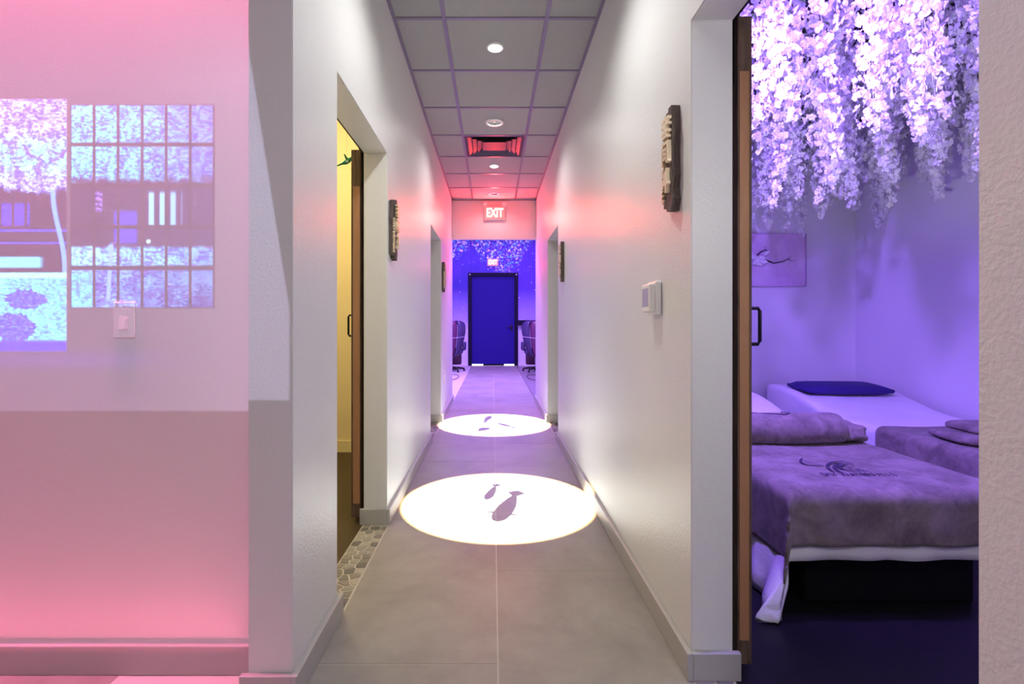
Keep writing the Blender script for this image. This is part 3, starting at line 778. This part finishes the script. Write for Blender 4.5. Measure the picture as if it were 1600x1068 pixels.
# hummingbird ornament by the left sliding door
M_hgreen = mat('glossy_green_feathers', rough=0.25, build=lambda nt, b: link(nt, mixc(noise(geom_pos(), 30, 3), (0.01, 0.16, 0.06), (0.03, 0.36, 0.20)), b.inputs['Base Color']))
M_hteal = mat('pale_teal_breast', (0.35, 0.62, 0.55), 0.3)
Yb = 2.89
t = tag(empty('hummingbird_ornament', px(541, 252, Yb)), 'green hummingbird ornament with raised wings at the yellow doorway', 'ornament')
def HB(u, v, d=0.0): return Vector(((u - 541) * Yb / F, d, (252 - v) * Yb / F))
obj('body', tube(bmesh.new(), [HB(533, 256), HB(536, 255), HB(541, 253), HB(545, 250.5), HB(548, 248), HB(550.5, 246.5), HB(551.5, 246.3)], [0.004, 0.009, 0.014, 0.013, 0.009, 0.010, 0.004], 10), M_hgreen, t, True)
obj('breast', tube(bmesh.new(), [HB(540, 254, -0.006), HB(543, 253, -0.008), HB(546, 250.5, -0.006)], [0.004, 0.010, 0.004], 8), M_hteal, t, True)
obj('beak', tube(bmesh.new(), [HB(551.3, 246.3), HB(554, 245)], [0.003, 0.001], 6), M_blackmetal, t)
obj('tail', tube(bmesh.new(), [HB(534, 256), HB(528, 258.5), HB(518, 260)], [0.006, 0.004, 0.002], 8), M_hgreen, t, True)
for s in (-1, 1):
    bm = bmesh.new()
    prism(bm, [(541, 251), (539.5, 243.5), (541, 243), (544, 247.5), (545.5, 250)] if s < 0 else [(542, 251), (541.5, 244), (543.5, 243.6), (546, 248), (546.5, 250)], lambda p: HB(p[0], p[1], s * 0.004 + s * (251 - p[1]) * 0.003), lambda p: HB(p[0], p[1], s * 0.007 + s * (251 - p[1]) * 0.003))
    obj('wing', bm, M_hgreen, t)
obj('hanging_wire', tube(bmesh.new(), [(0.004, 0, 0.012), (0.004, 0, 2.95 - px(541, 252, Yb).z)], 0.0006, 4), M_blackmetal, t)

# ================================================================== MASSAGE BEDS
B1 = dict(x0=1.155, x1=2.04, y0=1.93, y1=4.10, z=0.462)
B2 = dict(x0=2.43, x1=3.27, y0=2.05, y1=4.40, z=0.462)
def wedge(y, B, z1=0.13):
    """height the head section adds at depth y"""
    k = (y - (B['y1'] - 0.95)) / 0.75
    k = max(0, min(1, k)); return z1 * k * k * (3 - 2 * k)
def bed(B, label):
    t = tag(empty('massage_bed', ((B['x0'] + B['x1']) / 2, (B['y0'] + B['y1']) / 2, 0)), label, 'massage bed', 'low massage beds')
    hx, hy = (B['x1'] - B['x0']) / 2, (B['y1'] - B['y0']) / 2
    obj('base', bx(-hx + 0.10, hx - 0.10, -hy + 0.08, hy - 0.1, 0.0, 0.26, bev=0.01), M_blackvinyl, t)
    obj('platform', bx(-hx + 0.02, hx - 0.02, -hy + 0.02, hy - 0.02, 0.26, 0.335, bev=0.01), M_blackvinyl, t)
    obj('mattress', bx(-hx + 0.01, hx - 0.01, -hy + 0.01, hy - 0.01, 0.337, B['z'] - 0.012, bev=0.03), M_blackvinyl, t)
    bm = bmesh.new()
    ys = [B['y1'] - 0.95 + 0.95 * k / 10 for k in range(11)]; cyb = (B['y0'] + B['y1']) / 2
    pts_ = [(y - cyb - 0.012, B['z'] - 0.010 + wedge(y, B) - 0.004 * (k > 0)) for k, y in enumerate(ys)] + [(ys[-1] - cyb - 0.012, B['z'] - 0.0115)]
    prism(bm, pts_, lambda p: (-hx + 0.05, p[0], p[1]), lambda p: (hx - 0.05, p[0], p[1]))
    obj('head_wedge', bm, M_blackvinyl, t)
    return t
bed(B1, 'low massage bed under the white sheet nearest the doorway')
bed(B2, 'low massage bed with the navy pillow against the violet side wall')

def fold(a, r):
    """cloth length a past the edge -> (outward, drop)"""
    if a <= 0: return a, 0.0
    q = r * PI / 2
    if a < q: th = a / r; return r * math.sin(th), r * (1 - math.cos(th))
    return r, r + (a - q)
def drape(name, B, gap, over, y_back, m, thick, nx, ny, seed, corner=1.0, wob=0.010, skirt=0.0):
    """cloth over the bed: over = (left, right, front) overhang, y_back = rear limit on the bed"""
    r = 0.035; L, R, Fr = over
    rnd = random.Random(seed); ph = [rnd.uniform(0, 6.28) for _ in range(8)]
    x0, x1, y0 = B['x0'] - gap + r * 0, B['x1'] + gap, B['y0'] - gap
    W = x1 - x0; D = y_back - y0
    bm = bmesh.new(); grid = []
    for j in range(ny + 1):
        row = []
        b = -Fr + (D + Fr) * j / ny                  # cloth coordinate from the front edge of the bed
        for i in range(nx + 1):
            a = -L + (W + L + R) * i / nx
            ox = dx = oy = dy = 0.0
            if a < r: o_, dx = fold(r - a, r); X = x0 + r - o_
            elif a > W - r: o_, dx = fold(a - (W - r), r); X = x1 - r + o_
            else: X = x0 + a
            if b < r: o_, dy = fold(r - b, r); Y = y0 + r - o_
            else: Y = y0 + b
            d = math.hypot(dx, dy) if corner else max(dx, dy)
            zt = B['z'] + gap + wedge(Y, B)
            Z = zt - d
            k = min(1, d / 0.15)
            Xs = math.sin(Y * 23 + ph[0]) * wob * k + math.sin(Y * 9 + ph[1]) * wob * 1.2 * k
            Ys = math.sin(X * 21 + ph[2]) * wob * k + math.sin(X * 8 + ph[3]) * wob * 1.2 * k
            s_ = 1.0 if not skirt else max(0.0, min(1.0, (d - skirt) / 0.06))
            if dx > 0: X += (-abs(Xs) if a < r else min(0.018, abs(Xs))) * s_
            if dy > 0: Y -= abs(Ys) * s_
            if dx > 0 and dy > 0:                     # the corner tail swings outward in one soft fold
                e = max(0.0, min(dx, dy) - skirt * 1.1); X += (-1 if a < r else 1) * 0.16 * e; Y -= 0.12 * e
            if skirt and dx > 0 and a < r:              # front left tail of the sheet flares out over the floor
                near = max(0.0, 1 - (b + Fr) / 0.60); k2 = max(0.0, min(1, (dx - 0.25) / 0.15))
                X -= 0.16 * near * k2 * (0.75 + 0.35 * math.sin(b * 34)); Y -= 0.05 * near * k2
            if dx == 0 and dy == 0: Z += 0.0025 * (math.sin(X * 13 + ph[4] + 2 * math.sin(Y * 7)) + math.sin(Y * 11 + ph[5])) + 0.0025
            row.append(bm.verts.new((X, Y, max(Z, 0.008))))
        grid.append(row)
    for j in range(ny):
        for i in range(nx):
            bm.faces.new((grid[j][i], grid[j][i + 1], grid[j + 1][i + 1], grid[j + 1][i]))
    o = obj(name, bm, m, None, True)
    s = o.modifiers.new('thickness', 'SOLIDIFY'); s.thickness = thick; s.offset = 1
    return o
tag(drape('bed_sheet', B1, 0.003, (0.44, 0.22, 0.235), B1['y1'] + 0.02, M_linen, 0.002, 60, 90, 3, skirt=0.20), 'white cotton sheet hanging off the near massage bed to the floor', 'bed sheet', 'sheets on the massage beds')
tag(drape('bed_sheet', B2, 0.003, (0.36, 0.04, 0.2), B2['y1'] + 0.02, M_linen, 0.002, 60, 90, 5, skirt=0.20), 'white sheet on the far bed under the navy pillow', 'bed sheet', 'sheets on the massage beds')
BK1 = tag(drape('blanket', B1, 0.010, (0.25, 0.10, 0.185), 2.80, M_brown, 0.007, 90, 80, 11, wob=0.006), 'taupe plush blanket with dark emblem on the near bed', 'blanket', 'plush blankets on the beds')
BK2 = tag(drape('blanket', B2, 0.010, (0.26, 0.03, 0.19), 3.15, M_brown, 0.007, 80, 80, 13, wob=0.006), 'plush blanket lit violet on the far bed', 'blanket', 'plush blankets on the beds')
# emblem on the near blanket
ZB = B1['z'] + 0.0235
def zp(zx, zy): return px_on_z(1180 + zx / 6.154, 690 + zy / 6.154, ZB)
def ribbon(pts_, wd):
    pts_ = [Vector(p) for p in pts_]; bm = bmesh.new(); n = len(pts_); A = []
    # smooth by Catmull-Rom
    S = []
    for i in range(n - 1):
        p0, p1, p2, p3 = pts_[max(i - 1, 0)], pts_[i], pts_[i + 1], pts_[min(i + 2, n - 1)]
        for k in range(6):
            t_ = k / 6
            S.append(0.5 * ((2 * p1) + (p2 - p0) * t_ + (2 * p0 - 5 * p1 + 4 * p2 - p3) * t_ ** 2 + (3 * p1 - p0 - 3 * p2 + p3) * t_ ** 3))
    S.append(pts_[-1]); n = len(S)
    for i, p in enumerate(S):
        d_ = (S[min(i + 1, n - 1)] - S[max(i - 1, 0)]).normalized(); s_ = Vector((-d_.y, d_.x, 0)) * wd * (0.45 + 0.55 * math.sin(PI * (i + 0.6) / n))
        A.append((bm.verts.new(p + s_), bm.verts.new(p - s_)))
    for i in range(n - 1): bm.faces.new((A[i][0], A[i + 1][0], A[i + 1][1], A[i][1]))
    return bm
for pts_, wd in (([(455, 155), (435, 175), (450, 200), (500, 220), (580, 225), (660, 222)], .011), ([(950, 215), (860, 190), (780, 188), (715, 205), (695, 232), (725, 268), (770, 290)], .011), ([(850, 200), (790, 215), (762, 240), (795, 275), (860, 302)], .013), ([(890, 212), (835, 220), (815, 240), (850, 262), (960, 287)], .013), ([(850, 226), (960, 250), (1110, 288)], .006), ([(860, 243), (960, 265), (1060, 289)], .006), ([(850, 254), (930, 272), (1010, 290)], .006), ([(720, 160), (800, 170), (950, 220)], .004), ([(470, 175), (520, 190), (620, 205)], .006)):
    obj('emblem_line', ribbon([zp(*q) for q in pts_], wd * 0.6), M_logo, BK1)
a = zp(640, 313); b = zp(1350, 318)
o = obj('lettering', text_mesh('SKY WATERFALLS', 0.058, 0.001), M_logo, BK1)
o.location = (a + b) / 2 + Vector((0, 0, 0.001)); k = (b - a).length / max(o.dimensions.x, 0.01); bpy.context.view_layer.update()
wtxt = max(v.co.x for v in o.data.vertices) - min(v.co.x for v in o.data.vertices)
k = (b - a).length / wtxt; o.scale = (k, 1.0, 1); o.rotation_euler = (0, 0, math.atan2((b - a).y, (b - a).x))

def roll(name, x0, x1, y, z, r, label, cat, seed, tail=True):
    t = tag(empty(name, ((x0 + x1) / 2, y, z)), label, cat, 'rolled plush blankets')
    rnd = random.Random(seed); L = x1 - x0
    bm = bmesh.new(); n = 26; seg = 26; rings = []
    for i in range(n + 1):
        f = i / n; e = min(f, 1 - f) * L
        rr = r * (1 if e > 0.05 else math.sqrt(max(0.30, 1 - ((0.05 - e) / 0.05) ** 2 * 0.70)))
        ring = []
        for k in range(seg):
            th = 2 * PI * k / seg
            q = rr * (1 + 0.03 * math.sin(3 * th + 4 * f) + 0.02 * math.sin(11 * f + 2 * th))
            yy, zz = q * math.cos(th) * 1.22, q * math.sin(th)
            zz = max(zz, -r * 0.90)
            ring.append(bm.verts.new((-L / 2 + L * f, yy, zz + r * 0.90)))
        rings.append(ring)
    for i in range(n):
        for k in range(seg): bm.faces.new((rings[i][k], rings[i][(k + 1) % seg], rings[i + 1][(k + 1) % seg], rings[i + 1][k]))
    bm.faces.new(rings[0]); bm.faces.new(rings[-1][::-1])
    obj('rolled_body', bm, M_brown, t, True)
    for s in ((1,) if tail else (-1,)):
        bm = bmesh.new(); bmesh.ops.create_uvsphere(bm, u_segments=20, v_segments=12, radius=1)
        for v in bm.verts:
            x_, y_, z_ = v.co; w_ = 1 + 0.14 * math.sin(5 * x_ + 3 * y_) + 0.12 * math.sin(6 * z_ + 4 * y_)
            v.co = (x_ * 0.085 * w_, y_ * 0.09 * w_, max(z_ * 0.055 * w_, -0.048) + 0.048)
        o = obj('loose_end', bm, M_brown, t, True); o.location = (s * (L / 2 + 0.045), 0.03, 0.0)
    if tail:
        obj('emblem_line', tube(bmesh.new(), [(q[0], q[1], q[2]) for q in [(-0.20, 0.03, r * 1.9), (-0.06, -0.02, r * 1.90), (0.04, -0.035, r * 1.88), (0.075, -0.01, r * 1.91), (0.05, 0.03, r * 1.89)]], 0.004, 6), M_logo, t)
    return t
roll('rolled_blanket', 1.165, 1.885, 2.70, B1['z'] + 0.0225, 0.083, 'taupe rolled plush blanket lying across the near bed', 'rolled blanket', 3)
def bundle(cx, cy, z, label):
    t = tag(empty('folded_blanket', (cx, cy, z)), label, 'folded blanket')
    for k, (dz, sx, sy, h, ox) in enumerate(((0.0, 0.19, 0.17, 0.05, 0.0), (0.047, 0.15, 0.13, 0.05, 0.05))):
        bm = bmesh.new(); bmesh.ops.create_uvsphere(bm, u_segments=28, v_segments=14, radius=1)
        for v in bm.verts:
            x_, y_, z_ = v.co
            f = lambda q: math.copysign(abs(q) ** 0.6, q)
            w_ = 1 + 0.06 * math.sin(4 * x_ + 5 * y_ + k)
            v.co = (f(x_) * sx * w_, f(y_) * sy * w_, max(f(z_) * h * 0.55, -h * 0.5) + h * 0.5)
        o = obj('fold', bm, M_brown, t, True); o.location = (ox, 0.02 * k, dz)
    obj('care_tag', bx(-0.03, 0.01, -0.175, -0.172, 0.005, 0.022), M_linen, t)
bundle(2.66, 2.72, B2['z'] + 0.0225, 'folded taupe plush blanket heaped on the far bed')
# navy pillow
bm = bmesh.new(); box(bm, -1, 1, -1, 1, -1, 1); bmesh.ops.subdivide_edges(bm, edges=bm.edges, cuts=9, use_grid_fill=True)
for v in bm.verts:
    x_, y_, z_ = v.co; e = (1 - abs(x_) ** 6) * (1 - abs(y_) ** 6); c_ = 1 - 0.05 * (abs(x_) * abs(y_)) ** 2
    v.co = (x_ * 0.345 * c_, y_ * 0.16 * c_, z_ * (0.010 + 0.026 * max(0, e) ** 0.5))
pl = tag(obj('pillow', bm, M_navy, None, True), 'flat navy pillow on the white sheet of the far bed', 'pillow')
pl.location = (2.80, 4.04, B2['z'] + 0.148); pl.rotation_euler = (0.06, 0, -0.04)

# ================================================================== HANGING WISTERIA
def _flower(nt, b):
    oi = nt.nodes.new('ShaderNodeObjectInfo'); p = geom_pos()
    k = noise(p, 18, 2)
    link(nt, mixc(k.ss(0.4, 0.6), (0.76, 0.74, 0.75), (0.80, 0.79, 0.74)), b.inputs['Base Color'])
    tr = nt.nodes.new('ShaderNodeBsdfTranslucent'); tr.inputs[0].default_value = (0.85, 0.83, 0.88, 1)
    mx = nt.nodes.new('ShaderNodeMixShader'); mx.inputs[0].default_value = 0.40
    out = [n for n in nt.nodes if n.type == 'OUTPUT_MATERIAL'][0]
    nt.links.new(b.outputs[0], mx.inputs[1]); nt.links.new(tr.outputs[0], mx.inputs[2]); nt.links.new(mx.outputs[0], out.inputs[0])
M_flower = mat('white_silk_petals', rough=0.8, build=_flower, spec=0.1)
M_stem = mat('green_stem', (0.34, 0.36, 0.28), 0.7)
M_leafg = mat('dark_green_leaf', (0.05, 0.11, 0.03), 0.6)
def floret_geo(rnd, np_=4):
    vs_, fs = [], []
    for k in range(np_):
        a = 2 * PI * k / np_ + rnd.uniform(-.25, .25); L = rnd.uniform(0.85, 1.1); w_ = 0.42 * rnd.uniform(.85, 1.15); lift = rnd.uniform(0.05, 0.55)
        ca, sa = math.cos(a), math.sin(a)
        prof = [(0.05, 0, 0), (0.50, w_, 0.55 * lift + 0.10), (0.92, w_ * 0.72, lift), (1.0, 0, lift * 0.85), (0.92, -w_ * 0.72, lift), (0.50, -w_, 0.55 * lift + 0.10), (0.55, 0, 0.32 * lift)]
        o_ = len(vs_)
        for r_, s_, z_ in prof: vs_.append((ca * r_ * L - sa * s_, sa * r_ * L + ca * s_, z_))
        fs += [(o_, o_ + 6, o_ + 1), (o_ + 1, o_ + 6, o_ + 2), (o_ + 2, o_ + 6, o_ + 3), (o_ + 3, o_ + 6, o_ + 4), (o_ + 4, o_ + 6, o_ + 5), (o_ + 5, o_ + 6, o_)]
    return vs_, fs
rw = random.Random(21)
FG = [floret_geo(rw, 4 if i % 3 else 5) for i in range(8)]
FME = []
for vs_, fs in FG:
    me = bpy.data.meshes.new('blossom'); me.from_pydata(vs_, [], fs); me.materials.append(M_flower); FME.append(me)
LAMP = Vector((1.28, 1.66))
spots = []
yy = 1.55
while yy < 4.35:
    step = 0.165 + 0.012 * (yy - 1.5)
    xx = 0.95 + rw.uniform(0, 0.1)
    while xx < 3.2:
        x_, y_ = xx + rw.uniform(-.07, .07), yy + rw.uniform(-.07, .07)
        u = VPX + F * x_ / y_
        if 1130 < u < 1600 and (Vector((x_, y_)) - LAMP).length > 0.44 and (Vector((x_, y_)) - Vector((0.95, 2.0))).length > 0.40 and rw.random() > 0.12: spots.append((x_, y_))
        xx += step
    yy += 0.19
cand = []
gar = []
for gi, (x_, y_) in enumerate(spots):
    L = rw.uniform(0.80, 1.12) - 0.05 * (x_ > 2.6); zt = 2.945; tilt = (rw.uniform(-.05, .05), rw.uniform(-.05, .05))
    n = int(118 * L); fl_ = []
    for k in range(n):
        f = 0.03 + 0.97 * (k + rw.random()) / n
        rad = 0.085 * (1 - f) ** 0.55 + 0.012
        a = rw.uniform(0, 2 * PI); q = rad * math.sqrt(rw.uniform(0.15, 1))
        pos = Vector((x_ + tilt[0] * f * f + q * math.cos(a), y_ + tilt[1] * f * f + q * math.sin(a), zt - L * f))
        sz = 0.030 * (1 - 0.45 * f) * rw.uniform(0.75, 1.2)
        nrm = Vector((math.cos(a), math.sin(a), rw.uniform(-.5, .5))).normalized()
        rot = nrm.to_track_quat('Z', 'Y') @ Matrix.Rotation(rw.uniform(0, 6.28), 3, 'Z').to_quaternion()
        fl_.append((pos, sz, rot, rw.randrange(8)))
        u = VPX + F * pos.x / pos.y; v = VPY - F * (pos.z - CAMZ) / pos.y
        if 1172 < u < 1528 and 0 < v < 420 and q > rad * 0.75 and nrm.y < 0.1: cand.append((sz / pos.y, gi, k))
    gar.append((x_, y_, L, tilt, fl_))
cand.sort(reverse=True)
single = {(g_, k) for _, g_, k in cand[:300]}
import numpy as np
for gi, (x_, y_, L, tilt, fl_) in enumerate(gar):
    u = VPX + F * x_ / y_
    where = 'near the doorway' if y_ < 2.4 else ('over the near bed' if y_ < 3.2 else 'by the violet wall')
    t = empty('wisteria_garland', (x_, y_, 2.945))
    zone = 'left' if u < 1295 else ('middle' if u < 1410 else 'right')
    tag(t, 'white silk wisteria strand hanging %s, in the %s of the blossom curtain' % (where, zone), 'flower garland', 'wisteria strands %s, %s' % (where, zone))
    obj('stem', tube(bmesh.new(), [(tilt[0] * f * f, tilt[1] * f * f, -L * f) for f in (0, 0.25, 0.5, 0.75, 1)], [0.002, 0.0018, 0.0015, 0.0012, 0.001], 5), M_stem, t)
    av, af, o_ = [], [], 0
    org = Vector((x_, y_, 2.945))
    for k, (pos, sz, rot, vi) in enumerate(fl_):
        if (gi, k) in single:
            o = bpy.data.objects.new('blossom', FME[vi]); COL.objects.link(o); o.parent = t
            o.location = pos - org; o.rotation_mode = 'QUATERNION'; o.rotation_quaternion = rot; o.scale = (sz, sz, sz)
            continue
        R = np.array(rot.to_matrix()); vv = np.array(FG[vi][0]) @ R.T * sz + np.array(pos - org)
        av.append(vv); af += [(a + o_, b + o_, c + o_) for a, b, c in FG[vi][1]]; o_ += len(vv)
    me = bpy.data.meshes.new('blossoms'); me.from_pydata(np.concatenate(av).tolist(), [], af); me.materials.append(M_flower)
    ob = bpy.data.objects.new('blossoms', me); COL.objects.link(ob); ob.parent = t; ob['kind'] = 'stuff'
    for k in range(2):
        bm = bmesh.new(); a = rw.uniform(0, 6.28); l_ = rw.uniform(.04, .07)
        P_ = [(0, 0, 0), (l_ * .5, l_ * .22, .008), (l_, 0, -.006), (l_ * .5, -l_ * .22, .008), (l_ * .5, 0, 0)]
        V_ = [bm.verts.new(q) for q in P_]
        for q in ((0, 1, 4), (1, 2, 4), (2, 3, 4), (3, 0, 4)): bm.faces.new([V_[i] for i in q])
        o = obj('leaf', bm, M_leafg, t); o.location = (0.05 * math.cos(a), 0.05 * math.sin(a), -rw.uniform(0.02, 0.35)); o.rotation_euler = (rw.uniform(-.5, .5), rw.uniform(.2, 1.0), a)

# ================================================================== LOUNGE THINGS
M_seat = mat('dark_violet_leather', (0.045, 0.03, 0.10), 0.35)
M_seat2 = mat('dark_magenta_leather', (0.10, 0.02, 0.08), 0.35)
M_piping = mat('pale_piping', (0.55, 0.50, 0.60), 0.4)
M_chrome = mat('dark_chrome', (0.25, 0.25, 0.3), 0.2, 0.9)
def lounge_chair(x, y, flip, label):
    t = tag(empty('massage_chair', (x, y, 0)), label, 'massage chair', 'shell backed massage chairs in the lounge')
    # bucket shell: three padded lobes side by side, wide at the shoulder, narrow at the foot
    prof = [(0.36, 0.16), (0.46, 0.22), (0.60, 0.275), (0.78, 0.325), (0.95, 0.355), (1.08, 0.355), (1.16, 0.33), (1.20, 0.27), (1.205, 0.18)]
    for lo, (a0, a1) in enumerate(((-1.0, -0.38), (-0.36, 0.36), (0.38, 1.0))):
        bm = bmesh.new(); rows = []
        nseg = 10
        for z, hw_ in prof:
            row = []
            for k in range(nseg + 1):
                s = a0 + (a1 - a0) * k / nseg; m_ = (k / nseg) * 2 - 1
                pad = 0.035 * (1 - m_ ** 4)
                th = s * 1.35
                row.append(bm.verts.new((hw_ * math.sin(th) / math.sin(1.35) * (1 + pad * 0.4), -0.30 * math.cos(th) * (0.6 + hw_) - pad, z + 0.01 * (1 - m_ * m_))))
            rows.append(row)
        for i in range(len(prof) - 1):
            for k in range(nseg): bm.faces.new((rows[i][k], rows[i][k + 1], rows[i + 1][k + 1], rows[i + 1][k]))
        o = obj('back_shell', bm, M_seat2 if lo == 1 else M_seat, t, True)
        s_ = o.modifiers.new('pad', 'SOLIDIFY'); s_.thickness = 0.09; s_.offset = -1
    for z, hw_ in ((0.80, 0.33),):
        obj('piping', tube(bmesh.new(), [((hw_ + 0.012) * math.sin(q * 1.3) / math.sin(1.35), -0.30 * math.cos(q * 1.3) * (0.6 + hw_) - 0.04, z + 0.04 * abs(q)) for q in [k / 8 - 1 for k in range(17)]], 0.006, 6), M_piping, t)
    obj('seat_cushion', bx(-0.27, 0.27, -0.12, 0.42, 0.40, 0.54, bev=0.05), M_seat, t, True)
    for s in (-1, 1): obj('armrest', bx(*sorted((s * 0.27, s * 0.35)), -0.05, 0.38, 0.50, 0.70, bev=0.03), M_seat, t, True)
    obj('footrest', bx(-0.22, 0.22, 0.44, 0.60, 0.12, 0.46, bev=0.04), M_seat2, t, True)
    obj('pedestal', lathe(bmesh.new(), [(0.04, 0.05), (0.045, 0.09), (0.04, 0.12), (0.04, 0.40)], seg=16), M_chrome, t, True)
    for k in range(5):
        a = 2 * PI * k / 5 + 0.3
        lg = obj('base_leg', tube(bmesh.new(), [(0, 0, 0.09), (0.17 * math.cos(a), 0.17 * math.sin(a), 0.085), (0.33 * math.cos(a), 0.33 * math.sin(a), 0.06)], [0.03, 0.026, 0.018], 8), M_blackmetal, t, True)
        obj('glide', lathe(bmesh.new(), [(0.0, 0.0), (0.026, 0.0), (0.026, 0.025), (0.012, 0.055), (0.0, 0.056)], (0.325 * math.cos(a), 0.325 * math.sin(a), 0), 12), M_blackmetal, lg)
    return t
lounge_chair(-1.005, 12.0, 1, 'dark shell backed massage chair at the left of the far door')
lounge_chair(1.045, 12.0, -1, 'dark shell backed massage chair at the right of the far door')
t = tag(empty('wall_shelf', (0.90, YF, 1.10)), 'small dark shelf box beside the far door behind the right chair', 'shelf')
obj('shelf_box', bx(-0.205, 0.35, -0.22, -0.001, 0.0, 0.125, bev=0.006), M_frame, t)
obj('shelf_lip', bx(-0.212, 0.357, -0.227, -0.001, 0.125, 0.14, bev=0.003), M_frame, t)
for s, y0 in ((-1, 10.6), (1, 10.6)):
    pts_ = [(s * (0.86 + 0.13 * math.cos(a)), y0 + 0.55 * math.sin(a), 0.008) for a in [k * 0.25 for k in range(24)]]
    tag(obj('power_cable', tube(bmesh.new(), pts_, 0.006, 6), M_blackmetal, None, True), 'thin dark power cable looped on the lounge floor at the %s' % ('left' if s < 0 else 'right'), 'cable')
